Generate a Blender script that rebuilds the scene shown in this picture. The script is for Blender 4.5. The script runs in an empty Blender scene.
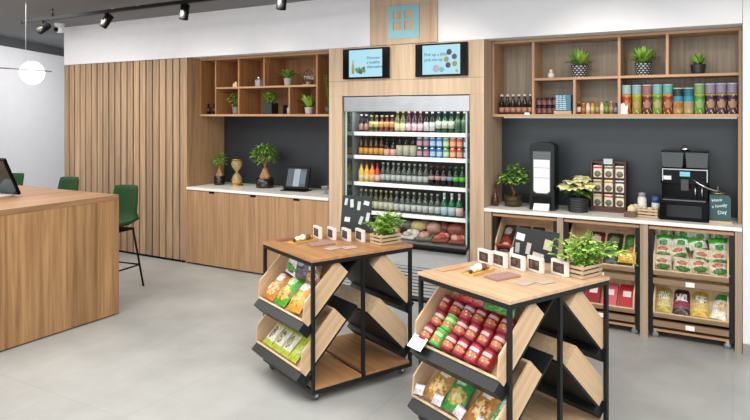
import bpy, bmesh, math, random
from mathutils import Vector, Matrix
random.seed(7)
S = bpy.context.scene
C = S.collection
R = math.radians
PI = math.pi

# ------------------------------------------------------------------ helpers
def lin(h):
    h = h.lstrip('#')
    v = [int(h[i:i+2], 16)/255 for i in (0, 2, 4)]
    return tuple(x/12.92 if x <= .04045 else ((x+.055)/1.055)**2.4 for x in v) + (1,)

_m = {}
def mat(hexc, rough=.5, metal=0., spec=.5, emit=0., alpha=1., trans=0., var=.06, vs=9):
    key = (hexc, rough, metal, spec, emit, alpha, trans, var, vs)
    if key in _m: return _m[key]
    m = bpy.data.materials.new('paint_%s' % hexc.lstrip('#')); m.use_nodes = True
    nt = m.node_tree; b = nt.nodes['Principled BSDF']
    col = lin(hexc)
    b.inputs['Base Color'].default_value = col
    if var and not emit:
        tc = nt.nodes.new('ShaderNodeTexCoord'); nz = nt.nodes.new('ShaderNodeTexNoise')
        nz.inputs['Scale'].default_value = vs; nz.inputs['Detail'].default_value = 3
        nt.links.new(tc.outputs['Object'], nz.inputs['Vector'])
        r = nt.nodes.new('ShaderNodeValToRGB')
        r.color_ramp.elements[0].position = .3; r.color_ramp.elements[1].position = .7
        r.color_ramp.elements[0].color = tuple(max(0, c*(1-var)) for c in col[:3]) + (1,)
        r.color_ramp.elements[1].color = tuple(min(1, c*(1+var)) for c in col[:3]) + (1,)
        nt.links.new(nz.outputs['Fac'], r.inputs['Fac'])
        nt.links.new(r.outputs['Color'], b.inputs['Base Color'])
    b.inputs['Roughness'].default_value = rough
    b.inputs['Metallic'].default_value = metal
    b.inputs['Specular IOR Level'].default_value = spec
    b.inputs['Alpha'].default_value = alpha
    b.inputs['Transmission Weight'].default_value = trans
    if emit:
        b.inputs['Emission Color'].default_value = col
        b.inputs['Emission Strength'].default_value = emit
        b.inputs['Base Color'].default_value = (.02, .02, .02, 1)
    _m[key] = m
    return m

def wood(name, c1, c2, axis='z', board=0, baxis='x', bvar=.25, rough=.45, scale=1., boff=0.):
    """procedural oak: noise stretched along the grain, optional board to board variation"""
    m = bpy.data.materials.new(name); m.use_nodes = True
    nt = m.node_tree; N = nt.nodes; L = nt.links; b = N['Principled BSDF']
    tc = N.new('ShaderNodeTexCoord'); mp = N.new('ShaderNodeMapping')
    sc = {'x': (1.2, 26, 26), 'y': (26, 1.2, 26), 'z': (26, 26, 1.2)}[axis]
    mp.inputs['Scale'].default_value = [q*scale for q in sc]
    L.new(tc.outputs['Object'], mp.inputs['Vector'])
    src = mp.outputs['Vector']
    wn = None
    if board:
        sp = N.new('ShaderNodeSeparateXYZ'); L.new(tc.outputs['Object'], sp.inputs[0])
        ad = N.new('ShaderNodeMath'); ad.operation = 'ADD'; ad.inputs[1].default_value = boff
        L.new(sp.outputs[baxis.upper()], ad.inputs[0])
        dv = N.new('ShaderNodeMath'); dv.operation = 'DIVIDE'; dv.inputs[1].default_value = board
        L.new(ad.outputs[0], dv.inputs[0])
        fl = N.new('ShaderNodeMath'); fl.operation = 'FLOOR'; L.new(dv.outputs[0], fl.inputs[0])
        wn = N.new('ShaderNodeTexWhiteNoise'); wn.noise_dimensions = '1D'; L.new(fl.outputs[0], wn.inputs['W'])
        va = N.new('ShaderNodeVectorMath'); va.operation = 'MULTIPLY_ADD'
        L.new(wn.outputs['Color'], va.inputs[0]); va.inputs[1].default_value = (40, 40, 40)
        L.new(src, va.inputs[2]); src = va.outputs[0]
    n1 = N.new('ShaderNodeTexNoise'); n1.inputs['Scale'].default_value = 1.; n1.inputs['Detail'].default_value = 6
    n1.inputs['Roughness'].default_value = .65; n1.inputs['Distortion'].default_value = .5
    L.new(src, n1.inputs['Vector'])
    r = N.new('ShaderNodeValToRGB')
    r.color_ramp.elements[0].position = .32; r.color_ramp.elements[1].position = .68
    r.color_ramp.elements[0].color = lin(c1); r.color_ramp.elements[1].color = lin(c2)
    L.new(n1.outputs['Fac'], r.inputs['Fac'])
    out = r.outputs['Color']
    if wn:
        hv = N.new('ShaderNodeHueSaturation')
        mr = N.new('ShaderNodeMapRange'); mr.inputs['To Min'].default_value = 1-bvar; mr.inputs['To Max'].default_value = 1+bvar
        L.new(wn.outputs['Value'], mr.inputs['Value']); L.new(mr.outputs[0], hv.inputs['Value'])
        L.new(out, hv.inputs['Color']); out = hv.outputs['Color']
    L.new(out, b.inputs['Base Color'])
    b.inputs['Roughness'].default_value = rough
    b.inputs['Specular IOR Level'].default_value = .35
    bp = N.new('ShaderNodeBump'); bp.inputs['Strength'].default_value = .12; bp.inputs['Distance'].default_value = .002
    L.new(n1.outputs['Fac'], bp.inputs['Height']); L.new(bp.outputs[0], b.inputs['Normal'])
    return m

def glass(name, tint='#ffffff', gloss=.12):
    m = bpy.data.materials.new(name); m.use_nodes = True
    nt = m.node_tree; N = nt.nodes; L = nt.links
    N.remove(N['Principled BSDF'])
    t = N.new('ShaderNodeBsdfTransparent'); t.inputs[0].default_value = lin(tint)
    g = N.new('ShaderNodeBsdfGlossy'); g.inputs['Roughness'].default_value = .03
    x = N.new('ShaderNodeMixShader'); fr = N.new('ShaderNodeFresnel'); fr.inputs['IOR'].default_value = 1.45
    ad = N.new('ShaderNodeMath'); ad.operation = 'MULTIPLY_ADD'; ad.inputs[1].default_value = .8; ad.inputs[2].default_value = gloss*.3
    L.new(fr.outputs[0], ad.inputs[0]); L.new(ad.outputs[0], x.inputs[0]); L.new(t.outputs[0], x.inputs[1]); L.new(g.outputs[0], x.inputs[2])
    L.new(x.outputs[0], N['Material Output'].inputs['Surface'])
    return m

class MB:
    def __init__(s): s.v = []; s.f = []; s.m = []; s.sm = []
    def add(s, vs, fs, mi=0, M=None, smooth=False):
        o = len(s.v)
        for p in vs:
            p = Vector(p); s.v.append(tuple(M @ p if M else p))
        for i, f in enumerate(fs):
            s.f.append([o+k for k in f]); s.m.append(mi if isinstance(mi, int) else mi[i]); s.sm.append(smooth)
        return s
    def box(s, x0, x1, y0, y1, z0, z1, mi=0, M=None, bev=0.):
        x0, x1 = min(x0, x1), max(x0, x1); y0, y1 = min(y0, y1), max(y0, y1); z0, z1 = min(z0, z1), max(z0, z1)
        if bev:
            bm = bmesh.new(); bmesh.ops.create_cube(bm, size=1)
            for v in bm.verts: v.co = Vector(((x0+x1)/2+v.co.x*(x1-x0), (y0+y1)/2+v.co.y*(y1-y0), (z0+z1)/2+v.co.z*(z1-z0)))
            bmesh.ops.bevel(bm, geom=bm.edges[:], offset=min(bev, .45*min(x1-x0, y1-y0, z1-z0)), segments=2, affect='EDGES', profile=.5)
            bm.verts.index_update()
            s.add([v.co.copy() for v in bm.verts], [[v.index for v in f.verts] for f in bm.faces], mi, M); bm.free(); return s
        vs = [(x, y, z) for x in (x0, x1) for y in (y0, y1) for z in (z0, z1)]
        return s.add(vs, [(0, 1, 3, 2), (4, 6, 7, 5), (0, 4, 5, 1), (2, 3, 7, 6), (0, 2, 6, 4), (1, 5, 7, 3)], mi, M)
    def prism(s, poly, a0, a1, axis='y', mi=0, M=None):
        """poly in the two other axes, extruded along axis"""
        def P(p, a): return {'x': (a, p[0], p[1]), 'y': (p[0], a, p[1]), 'z': (p[0], p[1], a)}[axis]
        n = len(poly); vs = [P(p, a0) for p in poly]+[P(p, a1) for p in poly]
        fs = [list(range(n)), list(range(2*n-1, n-1, -1))]+[(i, i+n, (i+1) % n+n, (i+1) % n) for i in range(n)]
        return s.add(vs, fs, mi, M)
    def lathe(s, prof, n=16, mi=0, M=None, mif=None, smooth=True, a0=0.):
        """prof [(r,z)...] around z. mi: int or per-ring list; mif(ring, angle)->mi"""
        vs = []; fs = []; ms = []
        for r, z in prof:
            for k in range(n):
                a = a0+2*PI*k/n; vs.append((r*math.cos(a), r*math.sin(a), z))
        for i in range(len(prof)-1):
            for k in range(n):
                k2 = (k+1) % n
                fs.append((i*n+k, i*n+k2, (i+1)*n+k2, (i+1)*n+k))
                ms.append(mif(i, a0+2*PI*(k+.5)/n) if mif else (mi if isinstance(mi, int) else mi[i]))
        if prof[0][0] > 1e-5: fs.append(list(range(n-1, -1, -1))); ms.append(ms[0])
        if prof[-1][0] > 1e-5: fs.append([(len(prof)-1)*n+k for k in range(n)]); ms.append(ms[-1])
        return s.add(vs, fs, ms, M, smooth)
    def tube(s, pts, r, n=8, mi=0, M=None, rs=None):
        pts = [Vector(p) for p in pts]; vs = []; fs = []
        for i, p in enumerate(pts):
            d = (pts[min(i+1, len(pts)-1)]-pts[max(i-1, 0)]).normalized()
            u = d.cross(Vector((0, 0, 1)));
            if u.length < 1e-3: u = d.cross(Vector((1, 0, 0)))
            u.normalize(); w = d.cross(u); rr = rs[i] if rs else r
            for k in range(n):
                a = 2*PI*k/n; vs.append(p+u*math.cos(a)*rr+w*math.sin(a)*rr)
        for i in range(len(pts)-1):
            for k in range(n): fs.append((i*n+k, i*n+(k+1) % n, (i+1)*n+(k+1) % n, (i+1)*n+k))
        fs.append(list(range(n-1, -1, -1))); fs.append([(len(pts)-1)*n+k for k in range(n)])
        return s.add(vs, fs, mi, M, True)
    def ball(s, c, r, mi=0, n=12, sq=(1, 1, 1), jit=0., M=None):
        vs = []; fs = []; h = n//2
        for i in range(h+1):
            t = PI*i/h
            for k in range(n):
                a = 2*PI*k/n; j = 1+random.uniform(-jit, jit)
                vs.append((c[0]+r*sq[0]*math.sin(t)*math.cos(a)*j, c[1]+r*sq[1]*math.sin(t)*math.sin(a)*j, c[2]+r*sq[2]*math.cos(t)*j))
        for i in range(h):
            for k in range(n): fs.append((i*n+k, (i+1)*n+k, (i+1)*n+(k+1) % n, i*n+(k+1) % n))
        return s.add(vs, fs, mi, M, True)
    def leaf(s, base, d, ln, w, mi=0, droop=.3, M=None, fold=.15, segs=3):
        d = Vector(d).normalized(); sd = d.cross(Vector((0, 0, 1)))
        if sd.length < .05: sd = Vector((math.cos(ln*999), math.sin(ln*999), 0))
        sd.normalize(); up = sd.cross(d); base = Vector(base); vs = []; fs = []
        for i in range(segs+1):
            t = i/segs; c = base+d*ln*t-Vector((0, 0, 1))*droop*ln*t*t
            ww = w*(math.sin(PI*min(1, t*.9+.08))**.8)*.5
            vs += [c-sd*ww+up*fold*ww, c, c+sd*ww+up*fold*ww]
        for i in range(segs):
            o = i*3; fs += [(o, o+1, o+4, o+3), (o+1, o+2, o+5, o+4)]
        return s.add(vs, fs, mi, M, True)
    def mesh(s, name, mats):
        me = bpy.data.meshes.new(name); me.from_pydata(s.v, [], s.f); me.update()
        for m in (mats if isinstance(mats, (list, tuple)) else [mats]): me.materials.append(m)
        for p, i, q in zip(me.polygons, s.m, s.sm): p.material_index = i; p.use_smooth = q
        bm = bmesh.new(); bm.from_mesh(me); bmesh.ops.recalc_face_normals(bm, faces=bm.faces[:]); bm.to_mesh(me); bm.free()
        return me

def part(name, mb, mats, parent=None, M=None, label=None):
    me = mb.mesh(name, mats) if isinstance(mb, MB) else mb
    o = bpy.data.objects.new(name, me); C.objects.link(o)
    if parent is not None: o.parent = parent
    if M is not None: o.matrix_local = M
    if label: o['label'] = label
    return o
def tag(o, label, cat, group=None):
    o['label'] = label; o['category'] = cat
    if group: o['group'] = group
    return o
def thing(name, label, cat, M=None, group=None):
    o = bpy.data.objects.new(name, None); C.objects.link(o); o.empty_display_size = .05
    if M is not None: o.matrix_world = M
    return tag(o, label, cat, group)
def single(name, mb, mats, label, cat, M=None, group=None):
    return tag(part(name, mb, mats, None, M), label, cat, group)
def struct(name, mb, mats):
    o = part(name, mb, mats); o['kind'] = 'structure'; return o
def clone(root, M, label, group=None):
    def cp(o, par):
        c = o.copy(); C.objects.link(c)
        if par is not None: c.parent = par
        for ch in [q for q in bpy.data.objects if q.parent == o]: cp(ch, c)
        return c
    r = cp(root, None); r.matrix_world = M; r['label'] = label
    if group: r['group'] = group
    return r
def T(x, y, z): return Matrix.Translation((x, y, z))
def RZ(a): return Matrix.Rotation(a, 4, 'Z')
def RX(a): return Matrix.Rotation(a, 4, 'X')
def RY(a): return Matrix.Rotation(a, 4, 'Y')
def text_mb(s, size, align='LEFT', ext=.0008):
    cu = bpy.data.curves.new('lettering', 'FONT'); cu.body = s; cu.size = size; cu.align_x = align; cu.extrude = ext; cu.resolution_u = 2
    o = bpy.data.objects.new('tmp', cu); C.objects.link(o)
    bpy.context.view_layer.update()
    me = bpy.data.meshes.new_from_object(o.evaluated_get(bpy.context.evaluated_depsgraph_get()))
    mb = MB(); mb.add([v.co.copy() for v in me.vertices], [list(p.vertices) for p in me.polygons])
    bpy.data.objects.remove(o); bpy.data.curves.remove(cu); bpy.data.meshes.remove(me)
    return mb
FRONT = Matrix(((1, 0, 0, 0), (0, 0, -1, 0), (0, 1, 0, 0), (0, 0, 0, 1)))   # xy plane -> facing -Y
ORD = ['leftmost', 'second from left', 'third from left', 'fourth from left', 'fifth from left', 'sixth from left', 'seventh from left',
       'eighth from left', 'ninth from left', 'tenth from left', 'eleventh from left', 'twelfth from left', 'thirteenth from left', 'fourteenth from left',
       'fifteenth from left', 'sixteenth from left', 'seventeenth from left', 'eighteenth from left', 'nineteenth from left', 'twentieth from left']
def od(i, n):
    if n == 1: return 'only'
    if i == n-1: return 'rightmost'
    return ORD[i]

# ------------------------------------------------------------------ materials
OAKZ = wood('oak_vertical', '#927052', '#b6926c', 'z', board=.11, bvar=.06)
OAKSLAT = wood('oak_slats', '#8c7158', '#b6997b', 'z', board=.1134, bvar=.16)
OAKSIDE = wood('oak_side', '#a27a5c', '#c29b79', 'z')
OAKGREY = wood('oak_grey', '#957e69', '#b39b84', 'z')
OAKX = wood('oak_horizontal', '#a07850', '#c0966a', 'x')
OAKSH = wood('oak_shelf', '#a87f5e', '#c29a76', 'x')
OAKDESK = wood('oak_desk', '#85603e', '#b68e63', 'z', board=.14, baxis='y', bvar=.18, scale=.8)
OAKTOP = wood('oak_desk_top', '#7d5b41', '#a37e5b', 'y', scale=.8)
OAKPALE = wood('oak_pale', '#b3987f', '#ceb599', 'z', board=.16, bvar=.08)
OAKBACK = wood('oak_back', '#776a58', '#968975', 'z', board=.14, bvar=.1)
TRAYW = wood('tray_birch', '#bb9c7a', '#d2b592', 'x')
TABLEW = wood('table_oak', '#976a42', '#b6895c', 'y')
TABLEW2 = wood('table_oak_light', '#b39271', '#ccae8d', 'y')
CRATEW = wood('crate_pine', '#a98f70', '#c9b08f', 'x')
STEEL = mat('#15181a', .45, .1, .4)
BLACK = mat('#08090a', .45, 0, .15)
GLOSSBLACK = mat('#040405', .16, 0, .12)
BOARD = mat('#24292e', .45)
CHARCOAL = mat('#303336', .55)
WHITE = mat('#e9e9ea', .55, var=.015)
COUNTER = mat('#e8e6e1', .3, var=.03)
CHROME = mat('#c9cbcc', .22, 1.)
INOX = mat('#a4a6a8', .34, .9)
SOIL = mat('#3a2c20', .9)
GREEN1 = mat('#6a9a35', .55, var=.25); GREEN2 = mat('#9cc254', .55, var=.25); GREEN3 = mat('#4a7a2e', .55, var=.2)
CREAM = mat('#fbf7c4', .7, var=.04)
PAPER = mat('#f1efea', .7, var=.02)

# ------------------------------------------------------------------ setting
YF = 5.25; YU = 5.45; YB = 5.86; YR = 5.74
def floor_mat():
    m = bpy.data.materials.new('concrete_floor'); m.use_nodes = True
    nt = m.node_tree; N = nt.nodes; L = nt.links; b = N['Principled BSDF']
    tc = N.new('ShaderNodeTexCoord')
    n1 = N.new('ShaderNodeTexNoise'); n1.inputs['Scale'].default_value = 1.6; n1.inputs['Detail'].default_value = 8; n1.inputs['Roughness'].default_value = .6
    L.new(tc.outputs['Object'], n1.inputs['Vector'])
    r = N.new('ShaderNodeValToRGB'); r.color_ramp.elements[0].position = .3; r.color_ramp.elements[1].position = .72
    r.color_ramp.elements[0].color = lin('#9c9d9a'); r.color_ramp.elements[1].color = lin('#babab6')
    L.new(n1.outputs['Fac'], r.inputs['Fac'])
    br = N.new('ShaderNodeTexBrick'); br.offset = 0.5
    br.inputs['Scale'].default_value = 1.; br.inputs['Brick Width'].default_value = 1.2; br.inputs['Row Height'].default_value = 1.2
    br.inputs['Mortar Size'].default_value = .004; br.inputs['Mortar Smooth'].default_value = .3
    br.inputs['Color1'].default_value = (1, 1, 1, 1); br.inputs['Color2'].default_value = (.96, .96, .96, 1); br.inputs['Mortar'].default_value = (.86, .86, .86, 1)
    L.new(tc.outputs['Object'], br.inputs['Vector'])
    mx = N.new('ShaderNodeMix'); mx.data_type = 'RGBA'; mx.blend_type = 'MULTIPLY'; mx.inputs['Factor'].default_value = 1
    L.new(r.outputs['Color'], mx.inputs['A']); L.new(br.outputs['Color'], mx.inputs['B'])
    L.new(mx.outputs['Result'], b.inputs['Base Color'])
    b.inputs['Roughness'].default_value = .38; b.inputs['Specular IOR Level'].default_value = .4
    return m
CEIL = mat('#74777a', .7, var=.03)
WALLW = mat('#e4e4e7', .7, var=.015)
struct('floor', MB().box(-11.5, 3.2, -3, 8.6, -.1, 0), floor_mat())
struct('ceiling', MB().box(-11.5, 3.2, -3, 8.6, 2.88, 2.98), CEIL)
struct('wall_back', MB().box(-7.746, .06, 5.95, 6.05, 0, 2.88), WALLW)
struct('trim_1', MB().box(-7.746, .06, YF, 5.95, 2.378, 2.88), WALLW)            # white bulkhead above the joinery
struct('wall_right', MB().box(.062, 3.2, YF-.02, 6.05, 0, 2.88), WALLW)
struct('baseboard_right', MB().box(.062, 3.2, YF-.035, YF-.02, 0, .08), mat('#8f9192', .5))
# angled white wall behind the reception
wl = MB(); p0 = Vector((-9.4, 5.35)); p1 = Vector((-10.25, 6.94)); d = (p1-p0).normalized(); n = Vector((-d.y, d.x))
a = p0-d*2.5; b_ = p1+d*1.4
wl.prism([(a.x, -3), tuple(a), tuple(b_), tuple(b_+n*.12), (a.x-.13, a.y-.03), (a.x-.13, -3)], 0, 2.74, 'z')
struct('wall_left', wl, WALLW)
wl = MB(); wl.prism([(a.x-.02, -3), (a.x-.02, a.y), tuple(b_+n*.02), tuple(b_+n*.12), (a.x-.13, a.y-.03), (a.x-.13, -3)], 2.74, 2.88, 'z')
struct('trim_2', wl, mat('#4a4c4c', .7))
struct('wall_far', MB().box(-11.5, -7.75, 8.3, 8.4, 0, 2.88), WALLW)

# ------------------------------------------------------------------ slat panel
t = thing('slat_panel', 'vertical oak slat wall cladding left of the shelf alcove', 'wall panel', T(-6.612, YF, 0))
sl = MB(); bk = MB()
x = -7.746; k = 0
w0 = (5.478-7.746)/-20
for k in range(20):
    xa = -7.746+k*w0
    sl.box(xa+6.612+.005, min(xa+6.612+w0-.017, 1.1105), 0, .025, .03, 2.372, bev=.002)
part('slats', sl, OAKSLAT, t)
part('backing', MB().box(-1.134, 1.111, .026, .05, 0, 2.375), mat('#1a1410', .8), t)
part('side_panel', MB().box(1.1115, 1.134, .0, .68, .0, 2.375), OAKZ, t)
part('plinth', MB().box(-1.134, 1.11, .02, .0255, 0, .03), BLACK, t)

# ------------------------------------------------------------------ left alcove: base cabinets, worktop, backsplash, upper shelves
XL0, XL1 = -5.476, -3.513
t = thing('base_cabinet_run', 'low oak cabinet front with finger notches under the white worktop', 'cabinet', T(-4.4945, YF, 0))
part('body', MB().box(-.981, .981, .025, .6, .06, .855), OAKZ, t)
part('plinth', MB().box(-.981, .981, .05, .6, 0, .06), BLACK, t)
edges = [-.981, -.34, .30, .981]
notch = [-.83, -.22, .55]
for i in range(3):
    x0, x1 = edges[i]+.0015, edges[i+1]-.0015
    dr = MB().box(x0, x1, 0, .022, .022, .852)
    o = part('door', dr, OAKZ, t)
    nx = [-.60, -.0, .58][i]
    part('finger_notch', MB().box(nx-.04, nx+.04, -.002, .006, .828, .853, bev=.006), BLACK, o)
single('worktop', MB().box(XL0, XL1, YF-.012, YB+.02, .857, .886, bev=.003), COUNTER, 'long white worktop carrying hourglass, bonsai and tablet', 'worktop')
single('backsplash_panel', MB().box(XL0, XL1, YB, YB+.02, .8862, 1.70), BOARD, 'dark charcoal back panel behind the bonsai trees', 'wall panel')
def shelf_unit(name, label, x0, x1, yb, verticals, horizontals, wback, thick=.02, ms=None):
    """verticals [(x,z0,z1)], horizontals [(x0,x1,z)] between"""
    cx = (x0+x1)/2
    t = thing(name, label, 'shelf unit', T(cx, YU, 1.70))
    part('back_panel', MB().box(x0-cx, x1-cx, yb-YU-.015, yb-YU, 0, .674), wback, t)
    part('bottom_board', MB().box(x0-cx, x1-cx, 0, yb-YU-.016, 0, .024), OAKSH, t)
    part('top_board', MB().box(x0-cx, x1-cx, 0, yb-YU-.016, .652, .674), OAKSH, t)
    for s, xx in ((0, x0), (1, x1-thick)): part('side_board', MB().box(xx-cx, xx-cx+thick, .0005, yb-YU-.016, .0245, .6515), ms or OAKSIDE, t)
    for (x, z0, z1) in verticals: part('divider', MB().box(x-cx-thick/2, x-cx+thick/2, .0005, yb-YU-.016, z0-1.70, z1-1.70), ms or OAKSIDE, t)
    for (xa, xb, z) in horizontals: part('shelf_board', MB().box(xa-cx, xb-cx, .0, yb-YU-.016, z-1.70-.02, z-1.70), OAKSH, t)
    return t
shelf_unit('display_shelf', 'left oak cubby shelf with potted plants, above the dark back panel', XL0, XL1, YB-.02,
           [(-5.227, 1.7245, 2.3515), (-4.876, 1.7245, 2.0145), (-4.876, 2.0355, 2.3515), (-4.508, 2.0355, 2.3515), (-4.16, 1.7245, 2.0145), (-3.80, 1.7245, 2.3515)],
           [(-5.2165, -3.8105, 2.035)], wood('oak_shaded_back', '#7a5236', '#9a6d48', 'z', board=.14, bvar=.08), ms=wood('oak_shaded_side', '#8f5f3a', '#b07e52', 'z'))  # same oak darkened: interior shade painted into back, sides and dividers

# ------------------------------------------------------------------ fridge surround, sign panel, screens
SX0, SX1 = -3.511, -1.889
t = thing('fridge_surround', 'pale oak surround framing the drinks fridge', 'surround', T(-2.7, YF, 0))
part('side_panel', MB().box(-.811, -.657, 0, .6, 0, 1.899), OAKPALE, t)
part('side_panel', MB().box(.682, .811, 0, .6, 0, 1.899), OAKPALE, t)
part('top_panel', MB().box(-.811, .811, 0, .6, 1.90, 2.376), OAKPALE, t)
part('seam', MB().box(-.811, .811, -.001, .0005, 2.045, 2.049), mat('#8a7258', .7), t)
sg = thing('sign_panel', 'pale oak sign board with turquoise window logo, top centre', 'sign', T(-2.676, YF-.002, 2.378))
part('board', MB().box(-.351, .351, -.018, 0, .0, .501), OAKPALE, sg)
CY = mat('#86b6be', .45)
lg = MB(); lx0, lx1, lz0, lz1 = -.15, .176, .05, .358
wx = [(-.096, -.006), (.024, .112)]; wz = [(.13, .208), (.232, .308)]
xs = [lx0, wx[0][0], wx[0][1], wx[1][0], wx[1][1], lx1]; zs = [lz0, wz[0][0], wz[0][1], wz[1][0], wz[1][1], lz1]
for i in range(5):
    for j in range(5):
        if i in (1, 3) and j in (1, 3): continue
        lg.box(xs[i], xs[i+1], -.026, -.0185, zs[j], zs[j+1])
part('logo', lg, CY, sg, label='turquoise square with four window openings')

def screen(x0, x1, z0, z1, label):
    cx = (x0+x1)/2
    t = thing('display_screen', label, 'screen', T(cx, YF-.002, z0)); w = (x1-x0)/2; h = z1-z0
    part('housing', MB().box(-w, w, -.035, 0, 0, h, bev=.003), GLOSSBLACK, t)
    sw0, sw1 = -w+.075, w-.065
    p = part('screen', MB().box(sw0, sw1, -.037, -.0345, .018, h-.016), mat('#a9dff0', emit=.66), t)
    return t, p, sw0, sw1, h
def flat_text(s, size, m, x, y, z, parent, align='LEFT', rot=None):
    mb = text_mb(s, size, align)
    M = T(x, y, z) @ (rot or Matrix()) @ FRONT
    return part('lettering', mb, m, parent, M)
INK = mat('#1f4f78', emit=.25)
t, p, a0, a1, h = screen(-3.326, -2.819, 2.064, 2.358, 'left wall screen advertising a healthy alternative')
for i, s in enumerate(('Discover', 'a healthy', 'alternative')): flat_text(s, .04, INK, a0+.2, -.0385, .185-i*.043, p)
pic = MB(); pic.lathe([(.0, 0), (.016, 0), (.018, .07), (.008, .10), (.008, .13), (.0, .13)], 12, M=T(a0+.045, -.0365, .05) @ Matrix.Scale(.1, 4, (0, 1, 0)))
part('bottle_picture', pic, mat('#c9c23a', emit=.42), p)
pic = MB()
for i, (x, z, r, c) in enumerate([(.085, .09, .02, 0), (.10, .075, .022, 1), (.125, .07, .025, 2), (.15, .085, .024, 1), (.165, .10, .018, 2), (.115, .1, .015, 0), (.17, .075, .02, 0), (.14, .058, .014, 2)]):
    pic.ball((a0+x, -.0365, z), r, c, 10, (1, .08, 1))
part('food_picture', pic, [mat('#4fb36a', emit=.42), mat('#7a8a3a', emit=.5), mat('#4a4436', emit=.5)], p)
t, p, a0, a1, h = screen(-2.537, -2.031, 2.064, 2.362, 'right wall screen advertising a little pick-me-up')
for i, s in enumerate(('Pick up a little', 'pick-me-up')): flat_text(s, .04, INK, a0+.018, -.0385, .185-i*.046, p)
for (x, z, r, c) in [(.262, .215, .028, '#2c2438'), (.312, .172, .027, '#5a4658'), (.235, .15, .026, '#b8b44a'), (.252, .098, .027, '#33264a'), (.315, .108, .026, '#b4b04e'), (.335, .045, .016, '#c9c84a')]:
    part('truffle_picture', MB().ball((a0+x, -.0365, z), r, 0, 14, (1, .06, 1)), mat(c, emit=.42), p)
part('plate_picture', MB().ball((a0+.135, -.0365, .07), .036, 0, 16, (1, .05, 1)), mat('#d9d3e4', emit=.42), p)
part('cup_picture', MB().ball((a0+.19, -.0365, .06), .026, 0, 12, (1, .05, 1)), mat('#7fe0dc', emit=.42), p)

# ------------------------------------------------------------------ drinks fridge
FX0, FX1 = -3.352, -2.022; fc = (FX0+FX1)/2; fw = (FX1-FX0)/2
t = thing('display_fridge', 'open-fronted stainless drinks fridge in the oak surround', 'fridge', T(fc, YF, 0))
FIN = mat('#8d9194', .5)
part('back_wall', MB().box(-fw, fw, .60, .62, .1, 1.895), mat('#2c2f31', .5), t)
part('cabinet_side', MB().box(-fw, -fw+.02, .13, .60, .1, 1.895), FIN, t)
part('cabinet_side', MB().box(fw-.02, fw, .13, .60, .1, 1.895), FIN, t)
part('roof', MB().box(-fw+.021, fw-.021, .12, .6, 1.84, 1.895), FIN, t)
part('header', MB().box(-fw+.012, fw-.004, .01, .115, 1.748, 1.892, bev=.004), INOX, t)
LED = mat('#ffffff', emit=2.)
part('light_strip', MB().box(-fw+.05, fw-.05, .118, .14, 1.80, 1.815), LED, t)
FG = glass('fridge_glass', '#e6f2ef')
for s in (-1, 1):
    xg = s*(fw-.035)
    o = part('side_glass', MB().box(xg-.004, xg+.004, .02, .13, .56, 1.747), FG, t)
    part('edge_profile', MB().box(xg-.007, xg+.007, .012, .02, .56, 1.747), mat('#a9bdb8', .3), o)
SHZ = [1.545, 1.312, 1.047, .767]
for i, z in enumerate(SHZ):
    o = part('shelf', MB().box(-fw+.045, fw-.045, .15, .598, z-.012, z), mat('#d5d8d9', .4), t)
    part('price_rail', MB().box(-fw+.045, fw-.045, .138, .149, z-.034, z+.004, bev=.002), mat('#f2f4f4', .4, var=.01), o)
    part('shelf_light', MB().box(-fw+.06, fw-.06, .152, .162, z-.02, z-.0125), mat('#ffffff', emit=1.2), o)
part('deck', MB().prism([(-.04, .515), (-.04, .545), (.14, .575), (.598, .575), (.598, .515)], -fw+.022, fw-.022, 'x'), INOX, t)
part('bumper_rail', MB().box(-fw+.005, fw-.005, -.09, -.041, .49, .535, bev=.012), BLACK, t)
part('lower_panel', MB().box(-fw+.005, fw-.005, -.04, .13, .32, .513, bev=.004), mat('#b9bbbb', .35, .25), t)
gr = MB()
for i in range(9): gr.box(-fw+.01, fw-.01, -.035, -.025, .055+i*.03, .076+i*.03)
part('grille', gr, mat('#b4b6b6', .35, .25), t)
part('motor_box', MB().box(-fw+.01, fw-.01, -.02, .6, .02, .315), mat('#3a3c3e', .6), t)
part('foot_rail', MB().box(-fw+.01, fw-.01, -.03, .55, 0, .02), BLACK, t)

GR = {'glass_dark': mat('#1b1412', .12), 'glass_green': mat('#1d4a2c', .12, alpha=.95), 'glass_brown': mat('#3a1d0d', .12), 'clear': mat('#565e58', .08, alpha=.6, spec=.7),
      'amber': mat('#8a4a16', .15)}
def bottle(body, label, cap, h=.2, r=.028, l0=.12, l1=.45, neck=.011, lab2=None, sh=.55, nk=.75):
    mb = MB()
    prof = [(r*.9, 0), (r, h*.02), (r, h*l0), (r*1.02, h*l0), (r*1.02, h*l1), (r, h*l1), (r, h*sh), (r*.8, h*(sh+.08)), (neck*1.15, h*nk), (neck, h*.9), (neck*1.2, h*.905), (neck*1.2, h*.995), (neck, h)]
    ms = [0, 0, 0, 1, 1, 0, 0, 0, 0, 2, 2, 2]
    if lab2: ms[8] = 3
    mb.lathe(prof, 12, ms)
    return mb.mesh('bottle', [body, label, cap]+([lab2] if lab2 else []))
def can(main, accent, top=None, h=.115, r=.031, wave=True):
    mb = MB(); prof = [(r*.82, 0), (r, h*.05)]+[(r, h*(.05+.85*k/6)) for k in range(1, 7)]+[(r*.85, h*.97), (r*.85, h), (r*.75, h*.985)]
    def f(i, a):
        if i >= 7: return 2
        if i in (2, 3, 4) and math.cos(a+PI/2) > .35: return 1
        return 0
    mb.lathe(prof, 16, mif=f)
    return mb.mesh('can', [main, accent, top or CHROME])
rows = []
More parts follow.
